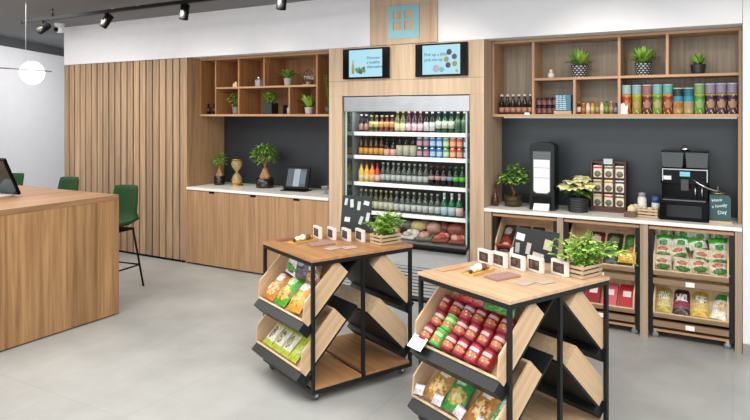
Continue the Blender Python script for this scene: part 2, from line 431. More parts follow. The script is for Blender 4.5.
def shelf_row(z, y, x0, items, where):
    """items: list of (count, pitch, mesh, name, description, cat, group)"""
    x = x0
    for (n, pitch, me, nm, desc, cat, grp) in items:
        for i in range(n):
            x += pitch/2
            o = part(nm, me, None, None, T(fc+x, YF+y+random.uniform(-.003, .003), z+.001) @ RZ(random.uniform(-.2, .2)))
            tag(o, '%s %s on %s' % (od(i, n), desc, where) if n > 1 else '%s on %s' % (desc, where), cat, grp if n > 1 else None)
            x += pitch/2
def L_(h):
    c = [int(h[i:i+2], 16) for i in (1, 3, 5)]; a = sum(c)/3
    c = [min(255, max(0, int((a+(q-a)*1.2)*.78))) for q in c]
    return mat('#%02x%02x%02x' % tuple(c), .45, var=.24, vs=75)
def bottle(body, label, cap, h=.2, r=.028, l0=.12, l1=.45, neck=.011, lab2=None, sh=.55, nk=.75):
    mb = MB()
    prof = [(r*.9, 0), (r, h*.02), (r, h*l0), (r*1.02, h*l0), (r*1.02, h*l1), (r, h*l1), (r, h*sh), (r*.8, h*(sh+.08)), (neck*1.15, h*nk), (neck, h*.9), (neck*1.2, h*.905), (neck*1.2, h*.995), (neck, h)]
    ms = [0, 0, 0, 1, 1, 0, 0, 0, 0, 2, 2, 2]
    if lab2: ms[8] = 3
    mb.lathe(prof, 12, ms)
    return mb.mesh('bottle', [body, label, cap]+([lab2] if lab2 else []))
def can(main, accent, top=None, h=.115, r=.031, wave=True):
    mb = MB(); prof = [(r*.82, 0), (r, h*.05)]+[(r, h*(.05+.85*k/6)) for k in range(1, 7)]+[(r*.85, h*.97), (r*.85, h), (r*.75, h*.985)]
    def f(i, a):
        if i >= 7: return 2
        if i in (2, 3, 4) and math.cos(a+PI/2) > .35: return 1
        return 0
    mb.lathe(prof, 16, mif=f)
    return mb.mesh('can', [main, accent, top or CHROME])
rows = []
def shelf_row(z, y, x0, items, where):
    """items: list of (count, pitch, mesh, name, description, cat, group)"""
    x = x0
    for (n, pitch, me, nm, desc, cat, grp) in items:
        for i in range(n):
            x += pitch/2
            o = part(nm, me, None, None, T(fc+x, YF+y+random.uniform(-.003, .003), z+.001) @ RZ(random.uniform(-.2, .2)))
            tag(o, '%s %s on %s' % (od(i, n), desc, where) if n > 1 else '%s on %s' % (desc, where), cat, grp if n > 1 else None)
            x += pitch/2
def L_(h):
    c = [int(h[i:i+2], 16) for i in (1, 3, 5)]
    return mat('#%02x%02x%02x' % tuple(int(q*.86) for q in c), .5)
GD, GG, GB, CL = GR['glass_dark'], GR['glass_green'], GR['glass_brown'], GR['clear']
x0 = -fw+.075
top = 'the top fridge shelf'
shelf_row(SHZ[0], .19, x0, [
    (2, .06, bottle(GD, L_('#b98a72'), L_('#cfd3d6'), .175, .027), 'soda_bottle', 'dark bottle with tan label', 'bottle', 'dark bottles at the left of the top fridge shelf'),
    (2, .058, bottle(mat('#4a4526', .15), L_('#d8ce86'), L_('#b8b080'), .165, .027, .3, .62), 'soda_bottle', 'olive bottle with pale yellow label', 'bottle', 'olive bottles on the top fridge shelf'),
    (3, .058, bottle(mat('#6a3020', .15), L_('#e8a860'), L_('#dcc7b0'), .165, .027, .3, .62), 'soda_bottle', 'reddish bottle with orange label', 'bottle', 'reddish bottles on the top fridge shelf'),
    (2, .062, bottle(mat('#55592a', .15), L_('#e8dcb0'), L_('#8a8440'), .205, .029, .1, .42), 'wine_bottle', 'yellow-green bottle with cream label', 'bottle', 'yellow-green bottles on the top fridge shelf'),
    (3, .062, bottle(mat('#3a1622', .15), L_('#e8c8d0'), L_('#a89090'), .205, .029, .1, .42, lab2=L_('#7c2f45')), 'wine_bottle', 'wine red bottle with white label', 'bottle', 'wine red bottles on the top fridge shelf'),
    (2, .062, bottle(GD, L_('#cdd2d2'), L_('#a8acae'), .2, .029, .1, .5), 'beer_bottle', 'black bottle with big white label', 'bottle', 'black white-label bottles on the top fridge shelf'),
    (3, .064, bottle(mat('#16401f', .12), L_('#d2dac4'), L_('#6c8498'), .2, .03, .22, .55), 'beer_bottle', 'green bottle with round white label', 'bottle', 'green white-label bottles on the top fridge shelf'),
    (3, .066, bottle(mat('#2a4a2c', .12), L_('#3f6a48'), L_('#9aa89c'), .2, .03, .1, .6), 'beer_bottle', 'plain green bottle with pale cap', 'bottle', 'plain green bottles on the top fridge shelf'),
], top)
mid = 'the second fridge shelf'
shelf_row(SHZ[1], .19, x0, [
    (5, .058, bottle(GB, L_('#e9a94a'), L_('#2a1d16'), .19, .027, .08, .4), 'beer_bottle', 'brown bottle with amber label', 'bottle', 'brown amber-label bottles on the second fridge shelf'),
    (2, .07, bottle(GD, L_('#efb9a0'), L_('#1b1412'), .17, .033, .05, .42), 'sauce_bottle', 'squat black bottle with peach label', 'bottle', 'squat peach-label bottles'),
    (3, .072, bottle(GD, L_('#c4c4a8'), L_('#1b1412'), .2, .035, .06, .55), 'wine_bottle', 'wide black bottle with large cream label', 'bottle', 'wide cream-label bottles'),
], mid)
cx0 = x0+.05+5*.058+2*.07+3*.072-.045
cols = [('#5b5a60', '#c9a4b2', 'grey'), ('#66656c', '#c98fa2', 'dark grey'), ('#2f7cc4', '#bfdcf0', 'blue'), ('#2d86d2', '#bfdcf0', 'bright blue'), ('#6fae6a', '#d8ebc4', 'green'), ('#e2632c', '#f0c9a0', 'orange'), ('#d9542a', '#f0b48c', 'red-orange'), ('#3f7ab8', '#c9def0', 'steel blue')]
for i, (c1, c2, nm) in enumerate(cols):
    me = can(L_(c1), L_(c2))
    for k, lv in ((0, 'lower'), (1, 'upper')):
        single('drink_can', me, None, '%s drink can, %s one of a stacked pair on the second fridge shelf' % (nm, lv), 'can', T(fc+cx0+.03+i*.068, YF+.19, SHZ[1]+.001+k*.1155*.86) if False else T(fc+cx0+.03+i*.068, YF+.19, SHZ[1]+.001+k*.0965), 'cans stacked on the second fridge shelf')
for o in [q for q in bpy.data.objects if q.name.startswith('drink_can')]: o.scale.z = .83
third = 'the third fridge shelf'
clear1 = bottle(CL, L_('#c4cec8'), L_('#9aa2a0'), .2, .028, .15, .42)
shelf_row(SHZ[2], .19, x0, [
    (1, .062, bottle(mat('#d8c04a', .2), L_('#f2e6b0'), L_('#8a1f22'), .19, .03, .1, .4), 'juice_bottle', 'yellow juice bottle with red cap', 'bottle', None),
    (1, .062, bottle(mat('#e0a432', .2), L_('#f6e2a8'), L_('#8a1f22'), .19, .03, .1, .4), 'juice_bottle', 'golden juice bottle with red cap', 'bottle', None),
    (1, .062, bottle(mat('#df8a26', .2), L_('#f4d7a0'), L_('#8a1f22'), .19, .03, .1, .4), 'juice_bottle', 'orange juice bottle with red cap', 'bottle', None),
    (1, .064, bottle(mat('#b8262a', .2), L_('#ecd2c4'), L_('#8a1f22'), .19, .03, .1, .4), 'juice_bottle', 'red juice bottle with red cap', 'bottle', None),
    (9, .058, clear1, 'water_bottle', 'clear water bottle with pale label', 'bottle', 'clear water bottles on the third fridge shelf'),
    (3, .062, bottle(GD, L_('#c9a8a0'), L_('#7a2530'), .19, .029, .3, .5), 'cola_bottle', 'dark cola bottle with pinkish label', 'bottle', 'cola bottles on the third fridge shelf'),
    (1, .062, bottle(GD, L_('#8ab0d8'), L_('#2a3a6a'), .19, .029, .3, .5), 'cola_bottle', 'dark bottle with light blue label', 'bottle', None),
    (2, .062, bottle(mat('#1d3a22', .15), L_('#6fd045'), L_('#3f8a3a'), .19, .029, .28, .5), 'soda_bottle', 'dark bottle with lime green label', 'bottle', 'lime label bottles on the third fridge shelf'),
    (1, .062, bottle(mat('#c07a2a', .15), L_('#d8a060'), L_('#b86a20'), .2, .029, .28, .5), 'soda_bottle', 'orange-brown soda bottle', 'bottle', None),
], third)
fourth = 'the fourth fridge shelf'
shelf_row(SHZ[3], .19, x0, [
    (7, .057, bottle(mat('#56573f', .1, alpha=.75), L_('#cfd2b8'), L_('#b8a878'), .205, .028, .12, .45), 'water_bottle', 'olive clear bottle with pale label', 'bottle', 'olive clear bottles on the fourth fridge shelf'),
    (8, .062, bottle(CL, L_('#ccd4cc'), L_('#a8a898'), .205, .029, .12, .42), 'water_bottle', 'clear glass bottle with white label', 'bottle', 'clear glass bottles on the fourth fridge shelf'),
    (2, .075, bottle(mat('#0f5a34', .1), L_('#bcd6e4'), L_('#dfe8e4'), .22, .035, .08, .42, lab2=L_('#e6eee6')), 'water_bottle', 'large green bottle with light blue label', 'bottle', 'large green bottles on the fourth fridge shelf'),
    (1, .075, bottle(mat('#1d5a3a', .1), L_('#eccfc0'), L_('#e6dcd0'), .22, .035, .08, .42, lab2=L_('#f0e2d6')), 'water_bottle', 'large green bottle with pale pink label', 'bottle', None),
], fourth)
# second row standing behind on the clear shelves
def pack(w, dp, h, cols, jit=.12):
    mb = MB(); mb.box(-w/2, w/2, -dp/2, dp/2, 0, h*.35, 0, bev=.008)
    for k in range(5): mb.ball((random.uniform(-w*.3, w*.3), random.uniform(-dp*.3, dp*.3), h*.45), h*.45, random.choice((1, 2)), 10, (1.2, 1, .9), jit)
    return mb.mesh('food_pack', [L_(c) for c in cols])
deckp = [(-.28, .05, '#3a2a26', '#f0c8b4', '#e08a70', 'black tray of pale pink meat'), (-.12, .06, '#3a2a26', '#f4d2c0', '#d87a66', 'black tray of peach coloured ham'), (.05, .05, '#d8d6d0', '#c9b8a8', '#e4dccf', 'white tray of beige slices'),
         (.2, .06, '#6a7a5a', '#b06a5a', '#d0a090', 'green tray of pinkish salad'), (.36, .05, '#8a4a3a', '#c05a48', '#d89080', 'reddish meat pack'), (.53, .06, '#7a4038', '#b8584a', '#e0a898', 'dark red meat pack')]
for i, (x, y, a, b, c, ds) in enumerate(deckp):
    single('food_pack', pack(.15, .15, .075, (a, b, c)), None, '%s, %s in front row, fridge bottom' % (ds, od(i, 6)), 'food pack', T(fc+x, YF+.075, .566) @ RX(.1) @ RZ(random.uniform(-.3, .3)), 'food packs in the fridge bottom')
for i, (x, a, b, c, ds) in enumerate([(-.3, '#3a4a3a', '#6a8a6a', '#9ab0c0', 'grey-green bag'), (-.12, '#2a2a2a', '#4a4440', '#6a6458', 'dark packet'), (.06, '#3a3a34', '#c8b878', '#5a5a48', 'dark packet with yellow patch'), (.25, '#6a3a34', '#9a5a4c', '#c09a88', 'brown-red packet'), (.45, '#7a4a40', '#b87868', '#a05848', 'rusty red packet')]):
    single('food_pack', pack(.16, .12, .14, (a, b, c)), None, '%s, %s in back row, fridge bottom' % (ds, od(i, 5)), 'food pack', T(fc+x, YF+.27, .576) @ RZ(random.uniform(-.3, .3)), 'food packs in the fridge bottom')

# ------------------------------------------------------------------ right alcove
RX0, RX1 = -1.886, .058
single('worktop', MB().box(RX0, RX1, YF-.012, YR+.02, .876, .905, bev=.003), COUNTER, 'white worktop carrying the coffee machine and tea rack', 'worktop')
single('backsplash_panel', MB().box(RX0+.002, RX1, YR, YR+.02, .9052, 1.70), mat('#222b31', .42), 'dark slate back panel behind the coffee machine', 'wall panel')
t = thing('under_counter_cabinet', 'oak uprights forming three bays under the right worktop', 'cabinet', T(-.914, YF, 0))
for xa, xb in ((RX0+.002, -1.822), (-1.259, -1.211), (-.625, -.568), (.013, RX1)):
    part('upright', MB().box(xa+.914, xb+.914, 0, .48, 0, .875), OAKGREY, t)
part('back_board', MB().box(RX0+.916, RX1+.914, .4805, .495, 0, .875), OAKBACK, t)
part('side_board', MB().box(RX1+.89, RX1+.9135, .2, .48, .906, 1.698), OAKSIDE, t)
shelf_unit('display_shelf', 'right oak cubby shelf with snack tubes, above the coffee machine', RX0+.002, RX1, YR,
           [(-1.512, 1.7245, 2.3515), (-1.163, 1.7245, 2.0145), (-.807, 1.7245, 2.0145), (-.807, 2.0355, 2.3515), (-.45, 2.0355, 2.3515)],
           [(-1.5015, .0375, 2.035)], OAKBACK)
SB = 1.7245; SM = 2.0355
single('light_profile', MB().box(RX0+.02, RX1-.03, YR-.012, YR-.0005, 1.686, 1.699), mat('#dfe6d0', emit=.45), 'thin pale light strip under the right cubby shelf', 'light strip')
# --- items in the right shelf
wine = bottle(GD, L_('#c08a74'), L_('#efe9e4'), .175, .025, .08, .34)
for i in range(6): single('wine_bottle', wine, None, 'small dark bottle with pinkish label, %s of six on the right cubby shelf' % od(i, 6), 'bottle', T(-1.812+i*.052, YU+.06, SB), 'dark bottles in the left cubby')
jarm = MB(); jarm.lathe([(.026, 0), (.027, .01), (.027, .05), (.02, .056), (.024, .056), (.024, .07), (0, .07)], 12, [0, 1, 0, 0, 2, 2]); jarm = jarm.mesh('jar', [mat('#1c0e0e', .2), mat('#6a3c38', .4, var=.6, vs=40), mat('#2c1a1a', .4)])
for k in range(2):
    for i in range(4): single('spread_jar', jarm, None, 'small dark reddish jar, %s in the %s row beside the blue tin' % (od(i, 4), ('lower', 'upper')[k]), 'jar', T(-1.472+i*.046, YU+.05, SB+k*.0703), 'stacked dark jars beside the blue tin')
single('wooden_riser', MB().box(-1.335, -1.19, YU+.01, YU+.14, SB, SB+.025), CRATEW, 'small wooden block under the blue tin', 'riser')
t = thing('blue_tin', 'tall blue and white patterned box on a wooden block', 'box', T(-1.262, YU+.075, SB+.0255))
part('box', MB().box(-.065, .065, -.05, .05, 0, .14, bev=.004), mat('#346f86', .4), t)
pp = MB()
for r_ in range(8):
    for c_ in range(3): pp.box(-.06+c_*.03+random.uniform(-.004, .002), -.042+c_*.03+random.uniform(0, .008), -.0515, -.0495, .012+r_*.016, .020+r_*.016)
part('pattern', pp, mat('#b8ccd2', .5), t)
sm = [('#2a2420', '#e8e4da', '#a8b04a', .1, 'dark jar with white label'), ('#a85a2a', '#c87a3a', '#e8c890', .09, 'amber jar'), ('#d8b0a0', '#f4ece6', '#8a4a3a', .105, 'pink-white jar'), ('#c88a32', '#e8d060', '#a04a2a', .105, 'yellow-orange jar'),
      ('#9a5a34', '#b8a488', '#b87a4a', .1, 'brown jar'), ('#e0c8a0', '#f0e6c8', '#d8c08a', .1, 'cream bottle'), ('#4a7a2a', '#8ab04a', '#3a5a2a', .105, 'green bottle'), ('#a06a4a', '#c89a78', '#e0d0b0', .105, 'tan bottle'), ('#3a4a6a', '#8aa0c8', '#2a3a58', .09, 'blue jar')]
for i, (a, b, c, h, ds) in enumerate(sm):
    single('condiment_jar', bottle(mat(a, .2), L_(b), L_(c), h, .0165, .15, .6, .009, sh=.66, nk=.8), None, '%s, %s in the cubby left of the snack tubes' % (ds, od(i, 9)), 'jar', T(-1.135+i*.037, YU+.05, SB), 'condiments in the middle cubby')
single('price_card', MB().box(-.03, .03, -.002, .002, 0, .085), PAPER, 'blank white card in front of the red snack tube', 'sign', T(-.775, YU+.015, SB) @ RX(-.1))
single('price_card', MB().box(-.022, .022, -.002, .002, 0, .022), PAPER, 'small white tag below the dark bottles on the shelf edge', 'sign', T(-1.565, YU-.003, 1.715))
def snack_tube(c_top, c_mid, c_low, c_pic, h=.235, r=.036, brand=True, label='', x=0, y=0, group=None):
    t = thing('snack_tube', label, 'snack tube', T(x, y, SB) @ RZ(math.atan2(x, y)*0 + .0), group)
    mb = MB(); nz = 14; prof = [(r, h*k/nz*.955) for k in range(nz+1)]
    def f(i, a):
        z = (i+.5)/nz; ca = math.cos(a+PI/2-.15)
        if ca > .5 and .16 < z < .52 and (z-.34)**2/.022+(1-ca)*2.6 < .9: return 3
        if z > .72: return 0
        if z > .5: return 1
        return 2 if ((i+int(a*5)) % 5) else 4
    mb.lathe(prof, 24, mif=f)
    part('tube', mb, [L_(c_top), L_(c_mid), L_(c_low), L_(c_pic), L_('#e6c27a')], t)
    part('lid', MB().lathe([(r*1.03, h*.955), (r*1.03, h*.99), (r*.97, h), (0, h)], 24), mat('#a8b4b4', .3), t)
    if brand:
        tm = text_mb('Pringles', .03, 'CENTER', .0004)
        v = []
        for p in tm.v:
            an = p[0]/r; v.append((math.sin(an)*(r+.0012+p[2]), -math.cos(an)*(r+.0012+p[2]), p[1]))
        tm.v = v
        part('lettering', tm, L_('#f6e04a'), t, T(0, 0, h*.6) )
    return t
tubes = [(-.757, '#a8c4c8', '#c23a20', '#b8241a', '#c8884a', 'red tube with pale blue top'), (-.679, '#94b8c0', '#9aa82a', '#86982a', '#b8a058', 'yellow-green tube with pale blue top'), (-.602, '#a86a6a', '#7a2430', '#5a1622', '#b87a6a', 'maroon tube with pink top'),
         (-.526, '#7ab8b8', '#5a942a', '#62a03a', '#b8b070', 'green tube with aqua top'), (-.450, '#62b4ac', '#a8221c', '#981a1c', '#b87a50', 'red tube with aqua top')]
for (x, a, b, c, d, ds) in tubes: snack_tube(a, b, c, d, label='tall %s on the right cubby shelf' % ds, x=x, y=YU+.055, group='snack tubes')
snack_tube('#1c3426', '#3a94b0', '#b89858', '#b8702e', h=.205, r=.036, brand=False, label='short blue and sand tin with dark green top, left of its twin', x=-.375, y=YU+.055, group='snack tubes')
snack_tube('#1f7088', '#2a9cb8', '#b8a870', '#b89878', h=.205, r=.036, brand=False, label='short turquoise and sand tin beside the lime tube', x=-.301, y=YU+.055, group='snack tubes')
snack_tube('#86aa62', '#4a982a', '#54a036', '#98b870', label='lime green tube, only all-green one on the shelf', x=-.226, y=YU+.055, group='snack tubes')
for x, ds in ((-.15, 'purple tube beside the lime green tube'), (-.078, 'purple tube, middle one of the three purple tubes'), (-.0035, 'rightmost purple tube against the shelf side')):
    snack_tube('#9a8ca8', '#3a1f48', '#44205a', '#b89060', label=ds, x=x, y=YU+.055, group='snack tubes')

def pot_plant(name, label, M, kind, pot_r, pot_h, potmats, potf=None, size=.15, n=40, greens=(GREEN1, GREEN2), square=False, lw=.02, trunk=False, cat='plant', group=None, potname='pot'):
    t = thing(name, label, cat, M, group)
    mb = MB()
    if square:
        w = pot_r; mb.box(-w, w, -w, w, 0, pot_h, 0, bev=.004); mb.box(-w*.85, w*.85, -w*.85, w*.85, pot_h, pot_h+.002, 1)
    else:
        nz = 7 if not potf else 12
        prof = [(pot_r*.8*(1+.25*k/nz), pot_h*k/nz) for k in range(nz+1)]+[(pot_r*.92, pot_h*1.0), (pot_r*.9, pot_h*.93)]
        mb.lathe(prof, 20 if not potf else 24, mif=potf or (lambda i, a: 0))
        mb.lathe([(pot_r*.9, pot_h*.93), (0, pot_h*.93)], 20, 1)
    part(potname, mb, potmats if len(potmats) > 1 else [potmats[0], SOIL], t)
    lf = MB(); z0 = pot_h*.93
    if kind == 'spiky':
        for i in range(n):
            a = random.uniform(0, 2*PI); e = random.uniform(.55, 1.5); l = size*random.uniform(.65, 1)
            lf.leaf((math.cos(a)*.01, math.sin(a)*.01, z0), (math.cos(a)*math.cos(e), math.sin(a)*math.cos(e), math.sin(e)), l, lw, i % 2, .15 if e > .8 else .35)
    elif kind == 'fern':
        for i in range(n):
            a = 2*PI*i/n+random.uniform(-.2, .2); e = random.uniform(.5, 1.2)
            lf.leaf((0, 0, z0), (math.cos(a)*math.cos(e), math.sin(a)*math.cos(e), math.sin(e)), size*random.uniform(.8, 1.1), lw, i % 2, .4, segs=6)
    else:  # bushy
        st = MB()
        for i in range(max(4, n//14)):
            a = random.uniform(0, 2*PI); rr = random.uniform(.1, .8)*size*.5
            st.tube([(math.cos(a)*.01, math.sin(a)*.01, z0-.005), (math.cos(a)*rr*.5, math.sin(a)*rr*.5, z0+size*.4), (math.cos(a)*rr, math.sin(a)*rr, z0+size*.8)], .0025, 5)
        part('stems', st, GREEN3, t)
        for i in range(n):
            a = random.uniform(0, 2*PI); u = random.random()**.6; hz = random.uniform(.1, 1)
            prof = math.sin(PI*min(1, hz*.75+.12))
            p = (math.cos(a)*size*.62*u*prof, math.sin(a)*size*.62*u*prof, z0+hz*size)
            lf.leaf(p, (math.cos(a), math.sin(a), random.uniform(-.2, .9)), lw*random.uniform(1.3, 2.2), lw*random.uniform(.8, 1.2), i % len(greens), .3)
    part('foliage', lf, list(greens), t)
    return t
chk = [mat('#1a1c1c', .5), SOIL, mat('#b5b8b6', .5)]
chkf = lambda i, a: 0 if i >= 12 else (2 if (int(a/(2*PI)*24)+i//2) % 2 == 0 and i % 2 == 0 else 0)
pot_plant('potted_succulent', 'spiky green plant in checkered pot, left one on the right shelf', T(-1.137, YU+.08, SM), 'spiky', .072, .105, chk, chkf, .185, 120, lw=.03)
pot_plant('potted_succulent', 'spiky green plant in checkered pot, right one on the right shelf', T(-.635, YU+.08, SM), 'spiky', .067, .105, chk, chkf, .185, 120, lw=.032)
pot_plant('potted_succulent', 'small grassy plant in round black pot on the right shelf', T(-.236, YU+.08, SM), 'spiky', .057, .075, [mat('#232728', .35)], None, .12, 70, lw=.022)
fg = MB(); fg.lathe([(.028, 0), (.03, .03), (.02, .045), (.018, .05)], 12); fg.ball((0, 0, .062), .016, 0, 10); 
single('glass_figurine', fg, mat('#cfcabb', .3), 'small pale glass ornament beside the checkered pot', 'ornament', T(-1.372, YU+.06, SM))

# --- items on the right worktop
CT = .9055
vz = MB().lathe([(.03, 0), (.034, .02), (.032, .07), (.018, .1), (.011, .14), (.012, .19), (.014, .2)], 14)
single('amber_bottle', vz, mat('#4a2c14', .12, alpha=.92), 'slim dark amber bottle at the worktop end by the fridge surround', 'bottle', T(-1.848, 5.43, CT))
t = thing('terrarium_plant', 'leafy bonsai in a dark glass bowl on the worktop', 'plant', T(-1.70, 5.48, CT))
part('bowl', MB().lathe([(.065, 0), (.078, .01), (.08, .06), (.078, .1), (.074, .1), (.074, .03), (0, .03)], 22), mat('#4a3a22', .08, alpha=.55), t)
part('stones', MB().lathe([(.072, .012), (.072, .05), (.05, .075), (0, .085)], 12), mat('#5a4a34', .9, var=.4), t)
tr = MB(); tr.tube([(0, 0, .07), (.01, .0, .12), (-.012, .005, .17), (.005, 0, .23)], .01, 7, rs=[.02, .014, .01, .006])
tr.tube([(-.008, .003, .16), (-.05, .01, .22)], .005, 6); tr.tube([(0, 0, .2), (.06, -.01, .26)], .005, 6)
part('trunk', tr, mat('#6a4a30', .8), t)
lf = MB()
for i in range(260):
    c = random.choice([(-.07, .01, .25), (.07, -.01, .30), (0, 0, .32), (-.02, -.02, .24), (.1, 0, .25)])
    a = random.uniform(0, 2*PI); rr = random.uniform(0, .06)
    lf.leaf((c[0]+math.cos(a)*rr, c[1]+math.sin(a)*rr, c[2]+random.uniform(-.035, .045)), (math.cos(a), math.sin(a), random.uniform(-.3, .8)), .048, .028, (0, 1, 1, 2)[i % 4])
part('foliage', lf, [GREEN1, GREEN2, GREEN3], t)
t = thing('napkin_dispenser', 'tall black dispenser with white napkins in the window', 'dispenser', T(-1.412, 5.43, CT))
ds = MB(); ds.prism([(-.105, 0), (.105, 0), (.105, .16), (.098, .2), (.105, .24), (.105, .545), (.09, .565), (.05, .577), (-.05, .577), (-.09, .565), (-.105, .545), (-.105, .24), (-.098, .2), (-.105, .16)], -.075, .075, 'y')
part('body', ds, mat('#090b0c', .35, 0, .3), t)
part('window', MB().prism([(-.075, .16), (-.05, .14), (.05, .14), (.075, .16), (.075, .5), (-.075, .5)], -.079, -.0755, 'y'), mat('#4a4f52', .25), t)
nk = MB(); nk.prism([(-.068, .165), (-.045, .147), (.045, .147), (.068, .165), (.068, .275), (-.068, .275)], -.083, -.0795, 'y'); nk.box(-.068, .068, -.083, -.0795, .278, .36); nk.box(-.068, .068, -.083, -.0795, .363, .43)
part('napkin_stack', nk, mat('#dedfe2', .8), t)
part('outlet', MB().box(-.08, .08, -.0775, -.0755, .015, .12, bev=.001), BLACK, t)
nn = MB(); nn.prism([(-.115, .0), (-.03, .1), (.0, .1), (.01, .0)], -.065, .065, 'x')
part('hanging_napkin', nn, mat('#ececee', .85), t, T(0, -.008, .004))
t = thing('potted_poinsettia', 'cream poinsettia in a ribbed black pot on the worktop', 'plant', T(-1.13, 5.44, CT))
rib = MB(); prof = []
for k in range(6): prof += [(.078, k*.021), (.083, k*.021+.006), (.083, k*.021+.013), (.078, k*.021+.019)]
prof += [(.07, .126), (.07, .11), (0, .11)]
rib.lathe(prof, 24)
part('pot', rib, mat('#1f2122', .5), t)
lf = MB()
for i in range(36):
    a = random.uniform(0, 2*PI); rr = random.uniform(.02, .1)
    lf.leaf((math.cos(a)*rr*.6, math.sin(a)*rr*.6, .17+random.uniform(-.03, .05)), (math.cos(a), math.sin(a), random.uniform(-.3, .3)), .09, .06, 1+i % 2, .3)
for (hx, hy, hz) in [(-.1, -.03, .215), (-.03, -.06, .25), (.045, -.03, .27), (.1, -.02, .235), (.02, .04, .28), (.07, -.07, .21), (-.05, -.08, .2)]:
    for i in range(11):
        a = 2*PI*i/11+hx*40; lf.leaf((hx, hy, hz), (math.cos(a), math.sin(a), random.uniform(.05, .45)), random.uniform(.07, .1), .075, 0, .35)
part('foliage', lf, [CREAM, GREEN3, GREEN1], t)
st = MB()
for a in range(5): st.tube([(0, 0, .1), (math.cos(a*1.3)*.06, math.sin(a*1.3)*.05, .22)], .004, 6)
part('stems', st, GREEN3, t)
t = thing('tea_rack', 'brown wooden tea rack with three columns of compartments', 'rack', T(-.905, 5.58, CT))
RK = mat('#4a2618', .4)
rk = MB(); rw, rh = .14, .42
rk.box(-rw, -rw+.012, -.05, .05, 0, rh, bev=.002); rk.box(rw-.012, rw, -.05, .05, 0, rh, bev=.002)
rk.box(-rw, rw, .04, .05, 0, rh); rk.box(-rw+.012, rw-.012, -.05, .04, 0, .045); rk.box(-rw+.012, rw-.012, -.03, .04, rh-.012, rh)
for x in (-.045, .045): rk.box(x-.006, x+.006, -.05, .04, .045, rh-.01)
for z in (.165, .285): rk.box(-rw+.012, rw-.012, -.03, .04, z-.008, z)
part('rack', rk, RK, t)
part('price_tag', MB().box(-.035, .035, -.056, -.0515, rh-.02, rh+.025), mat('#b8bec2', .4), t)
tc_ = [['#e8d27a', '#c9b04a', '#d84a3a'], ['#b8c04a', '#d8a030', '#3a3a8a'], ['#d84a3a', '#8a8a8a', '#9a8a78']]
colnm = ['left', 'middle', 'right']; rownm = ['bottom', 'middle', 'top']
for r_ in range(3):
    for c_ in range(3):
        bb = thing('tea_box', 'cream tea box in the %s row, %s column of the rack' % (rownm[r_], colnm[c_]), 'box', T(-.905-.088+c_*.088, 5.58-.01, CT+.0455+r_*.12), 'tea boxes in the rack')
        part('box', MB().box(-.034, .034, -.02, .04, 0, .1, bev=.002), mat('#e6dcc4', .6), bb)
        part('stripe', MB().box(-.034, .034, -.0215, -.0195, .075, .09), L_(['#e8d27a', '#d8503a', '#55585a', '#b0a860', '#d8a82e', '#3a3a90', '#d84038', '#777777', '#8a7e72'][r_*3+c_]), bb)
        part('picture', MB().lathe([(.026, 0), (.026, .002), (0, .002)], 20, M=T(0, -.02, .03) @ RX(PI/2) @ Matrix.Scale(1, 4)), L_('#8a8270'), bb)
def crate(name, label, M, lx, ly, h, n=3, th=.008, cat='crate', m=None, group=None):
    t = thing(name, label, cat, M, group); m = m or CRATEW
    part('base', MB().box(-lx/2+th, lx/2-th, -ly/2+th, ly/2-th, 0.001, th), m, t)
    sh = h/n
    for s in (-1, 1):
        p = MB(); q = MB()
        for k in range(n):
            p.box(-lx/2, lx/2, s*ly/2-s*th, s*ly/2, k*sh+.002, (k+1)*sh-sh*.28); q.box(s*lx/2-s*th, s*lx/2, -ly/2+th, ly/2-th, k*sh+.002, (k+1)*sh-sh*.28)
        part('long_slats', p, m, t); part('end_slats', q, m, t)
        for u in (-1, 1):
            part('corner_post', MB().box(u*(lx/2-th)-u*.012, u*(lx/2-th), s*(ly/2-th)-s*.012, s*(ly/2-th), th, h), m, t)
    return t
crate('wooden_crate', 'small slatted wooden crate of cups beside the coffee machine', T(-.58, 5.43, CT) @ RZ(-.1), .15, .11, .075)
MILK = mat('#e4d6bd', .5)
single('wooden_box', MB().box(-.045, .045, -.035, .035, 0, .04, bev=.004), mat('#6a4a34', .5), 'low brown wooden box left of the cup crate', 'box', T(-.71, 5.37, CT))
cup = MB().lathe([(.019, 0), (.025, .06), (.026, .062), (.022, .062), (.018, .01), (0, .01)], 14).mesh('cup', [MILK])
for i, (x, y, r_) in enumerate([(-.625, 5.44, 0), (-.57, 5.425, 1), (-.535, 5.455, 2)]):
    single('paper_cup', cup, None, 'beige cup in the small crate, %s of three' % od(i, 3), 'cup', T(x, y, CT+.0125) @ RX(.1*r_*0), 'cups in the small crate')
def jar2(col, cap): return MB().lathe([(.03, 0), (.032, .02), (.03, .06), (.022, .07), (.025, .07), (.025, .095), (0, .1)], 16, [0, 0, 0, 1, 1, 1])
single('sugar_jar', MB().lathe([(.034, 0), (.036, .05), (.034, .13), (.026, .15), (.028, .15), (.028, .175), (0, .18)], 16, [0, 0, 0, 0, 1, 1]), [mat('#e8e2d6', .4), mat('#9a9aa8', .4)], 'white jar with grey lid behind the cup crate', 'jar', T(-.645, 5.55, CT))
single('sugar_jar', MB().lathe([(.03, 0), (.032, .05), (.03, .1), (.028, .1), (.03, .1), (.03, .15), (0, .155)], 16, [0, 0, 0, 0, 1, 1]), [mat('#d8dce6', .4), mat('#3a5a8a', .4)], 'white jar with blue lid behind the cup crate', 'jar', T(-.545, 5.57, CT))
for i, (x, y) in enumerate([(-.71, 5.46), (-.69, 5.51)]):
    single('sugar_bowl', MB().lathe([(.025, 0), (.036, .03), (.033, .065), (.012, .085), (0, .088)], 16), mat('#dfc9a4', .6), 'round beige paper parcel, %s of two left of the crate' % ('front', 'rear')[i], 'parcel', T(x, y, CT+(0 if y > 5.45 else 0)), 'beige parcels by the cup crate')
